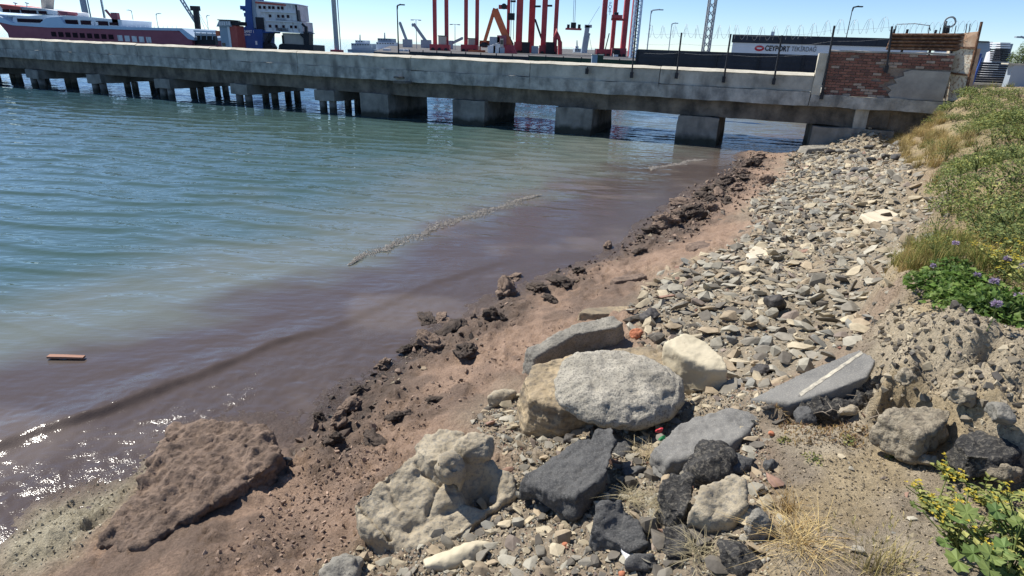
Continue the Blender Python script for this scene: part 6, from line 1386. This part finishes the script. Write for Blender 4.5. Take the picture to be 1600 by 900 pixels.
# big-leaved yellow-flowering plants in the corner
def flowering(R, Hh, nb, nfan, nfl, leafr):
    L_ = Leaves(); Fl = Leaves(); St = Leaves()
    for _ in range(nb):
        d = rdir(); h_ = Hh * vr.uniform(.5, 1.0); top = d * R * vr.uniform(.3, 1) + UP * h_; mid = d * R * .3 + UP * h_ * .5; St.stem([np.zeros(3), mid, top], [.004, .003, .002], np.array([.16, .20, .06]))
        for k in range(9):
            f = vr.uniform(.2, 1); p = mid * (1 - abs(2 * f - 1)) + top * max(0, 2 * f - 1) if f > .5 else mid * 2 * f; L_.leaf(p, rdir(.3), UP + rdir() * .4, .045 * vr.uniform(.5, 1.2), .02 * vr.uniform(.6, 1.3), (GREEN2 if vr.random() < .6 else GREEN) * vr.uniform(.8, 1.3))
        if vr.random() < nfl:
            for k in range(5):
                p = top + rdir(vr.uniform(-.6, .8)) * vr.uniform(.004, .028)
                for j in range(4): Fl.leaf(p, rdir(.5), UP + rdir() * .3, .011, .009, YEL * vr.uniform(.8, 1.15))
    for _ in range(nfan):
        d = rdir(); p = d * R * vr.uniform(.15, .95) + UP * Hh * vr.uniform(.25, .7); L_.fan(p, d + UP * .1, UP + rdir() * .45, leafr * vr.uniform(.6, 1.2), (np.array([.13, .205, .065]) if vr.random() < .6 else np.array([.17, .23, .075])) * vr.uniform(.8, 1.2)); St.stem([d * R * .05, p * .6, p], .0028, np.array([.14, .2, .06]))
    return L_, Fl, St
for k, (px, py, R_, H_, nb, nf, nfl, lr, lab) in enumerate((
    (1575, 905, .26, .24, 14, 46, .25, .048, 'large lobed-leaf plant with yellow flowers in the lower right corner'),
    (1600, 860, .2, .26, 16, 18, .5, .04, 'tall yellow-flowering plant at the right edge above the corner plant'),
    (1500, 860, .18, .2, 22, 5, .5, .03, 'spindly yellow-flowering weed left of the lobed-leaf plant'),
    (1460, 800, .14, .13, 20, 2, .5, .022, 'low yellow-flowering weed nearest the dirt terrace'),
    (1540, 790, .13, .14, 14, 3, .5, .025, 'thin green weed below the dark crevice'),
    (1490, 745, .12, .07, 16, 0, .5, .02, 'low sparse weed at the foot of the bank'),
    (1570, 430, .3, .25, 26, 0, 1, .03, 'yellow-flowering bush above the bright green weeds'),
    (1620, 470, .3, .25, 26, 0, 1, .03, 'yellow-flowering bush cut by the right edge'))):
    L_, Fl, St = flowering(R_, H_, nb, nf, nfl, lr); g0 = G(px, py); e = thing('flowering_plant', lab, 'plant', (g0[0], g0[1], float(hgt(g0[0], g0[1])) - .01))
    for nm, q, mt_ in (('leaves', L_, 'leaf'), ('flowers', Fl, 'petal'), ('stems', St, 'leaf')):
        if q.v:
            o = bpy.data.objects.new(nm, q.mesh(nm, mt_)); COL.objects.link(o); o.parent = e
            if nm == 'flowers': o['kind'] = 'stuff'
# purple thistle-like flowers
for k, (px, py, s_, lab) in enumerate(((1483, 398, .034, 'mauve flower head above the grass tufts'), (1563, 425, .036, 'mauve flower head among the yellow bushes'), (1448, 433, .03, 'small mauve flower head at the bank edge'), (1515, 450, .03, 'small mauve flower head above the bright weeds'), (1541, 462, .042, 'largest mauve flower cluster beside the bright weeds'), (1540, 508, .036, 'mauve flower head low in the bright weeds'), (1585, 440, .04, 'mauve flower head near the right edge'), (1577, 486, .03, 'small mauve flower head right of the bright weeds'))):
    g0 = G(px, py + 14); z0 = float(hgt(g0[0], g0[1])); Fl, St = Leaves(), Leaves(); top = np.array([0, 0, .16])
    St.stem([np.zeros(3), np.array([.01, 0, .08]), top], .003, DGREEN * 1.5)
    for _ in range(110):
        d = rdir(vr.uniform(-.5, 1.2)); Fl.leaf(top + d * s_ * .25, d, rdir(), s_ * vr.uniform(.35, .7), s_ * .25, PUR * vr.uniform(.7, 1.3))
    e = thing('mauve_flower', lab, 'flower', (g0[0], g0[1], z0), 'mauve flowers on the bank')
    for nm, q, mt_ in (('petals', Fl, 'petal'), ('stem', St, 'leaf')): o = bpy.data.objects.new(nm, q.mesh(nm, mt_)); COL.objects.link(o); o.parent = e
# trees beyond the grey wall
for k, (px, Y, hh, w_, lab) in enumerate(((1597, 42, 2.6, 1.6, 'round green tree beyond the grey wall, at the frame edge'), (1580, 60, 2.2, 1.3, 'small dark tree behind the louvred tower'))):
    p = gx_(px, Y, QZ); e = thing('broadleaf_tree', lab, 'tree', p); L_ = Leaves()
    for _ in range(2600):
        d = rdir(vr.uniform(-1, 1)); r_ = vr.uniform(.3, 1) ** .4 * (1 + .25 * math.sin(5 * d[0] + 3 * d[2])); L_.leaf(d * np.array([w_ * .6, w_ * .6, hh * .42]) * r_ + UP * hh * .6, rdir(.2), UP + rdir() * .5, .13, .08, DGREEN * vr.uniform(.7, 1.9))
    o = bpy.data.objects.new('crown', L_.mesh('crown', 'leaf')); COL.objects.link(o); o.parent = e; MB().cyl(p, p + UP * hh * .6, .12, .06, 8).build('trunk', 'driftwood', e)
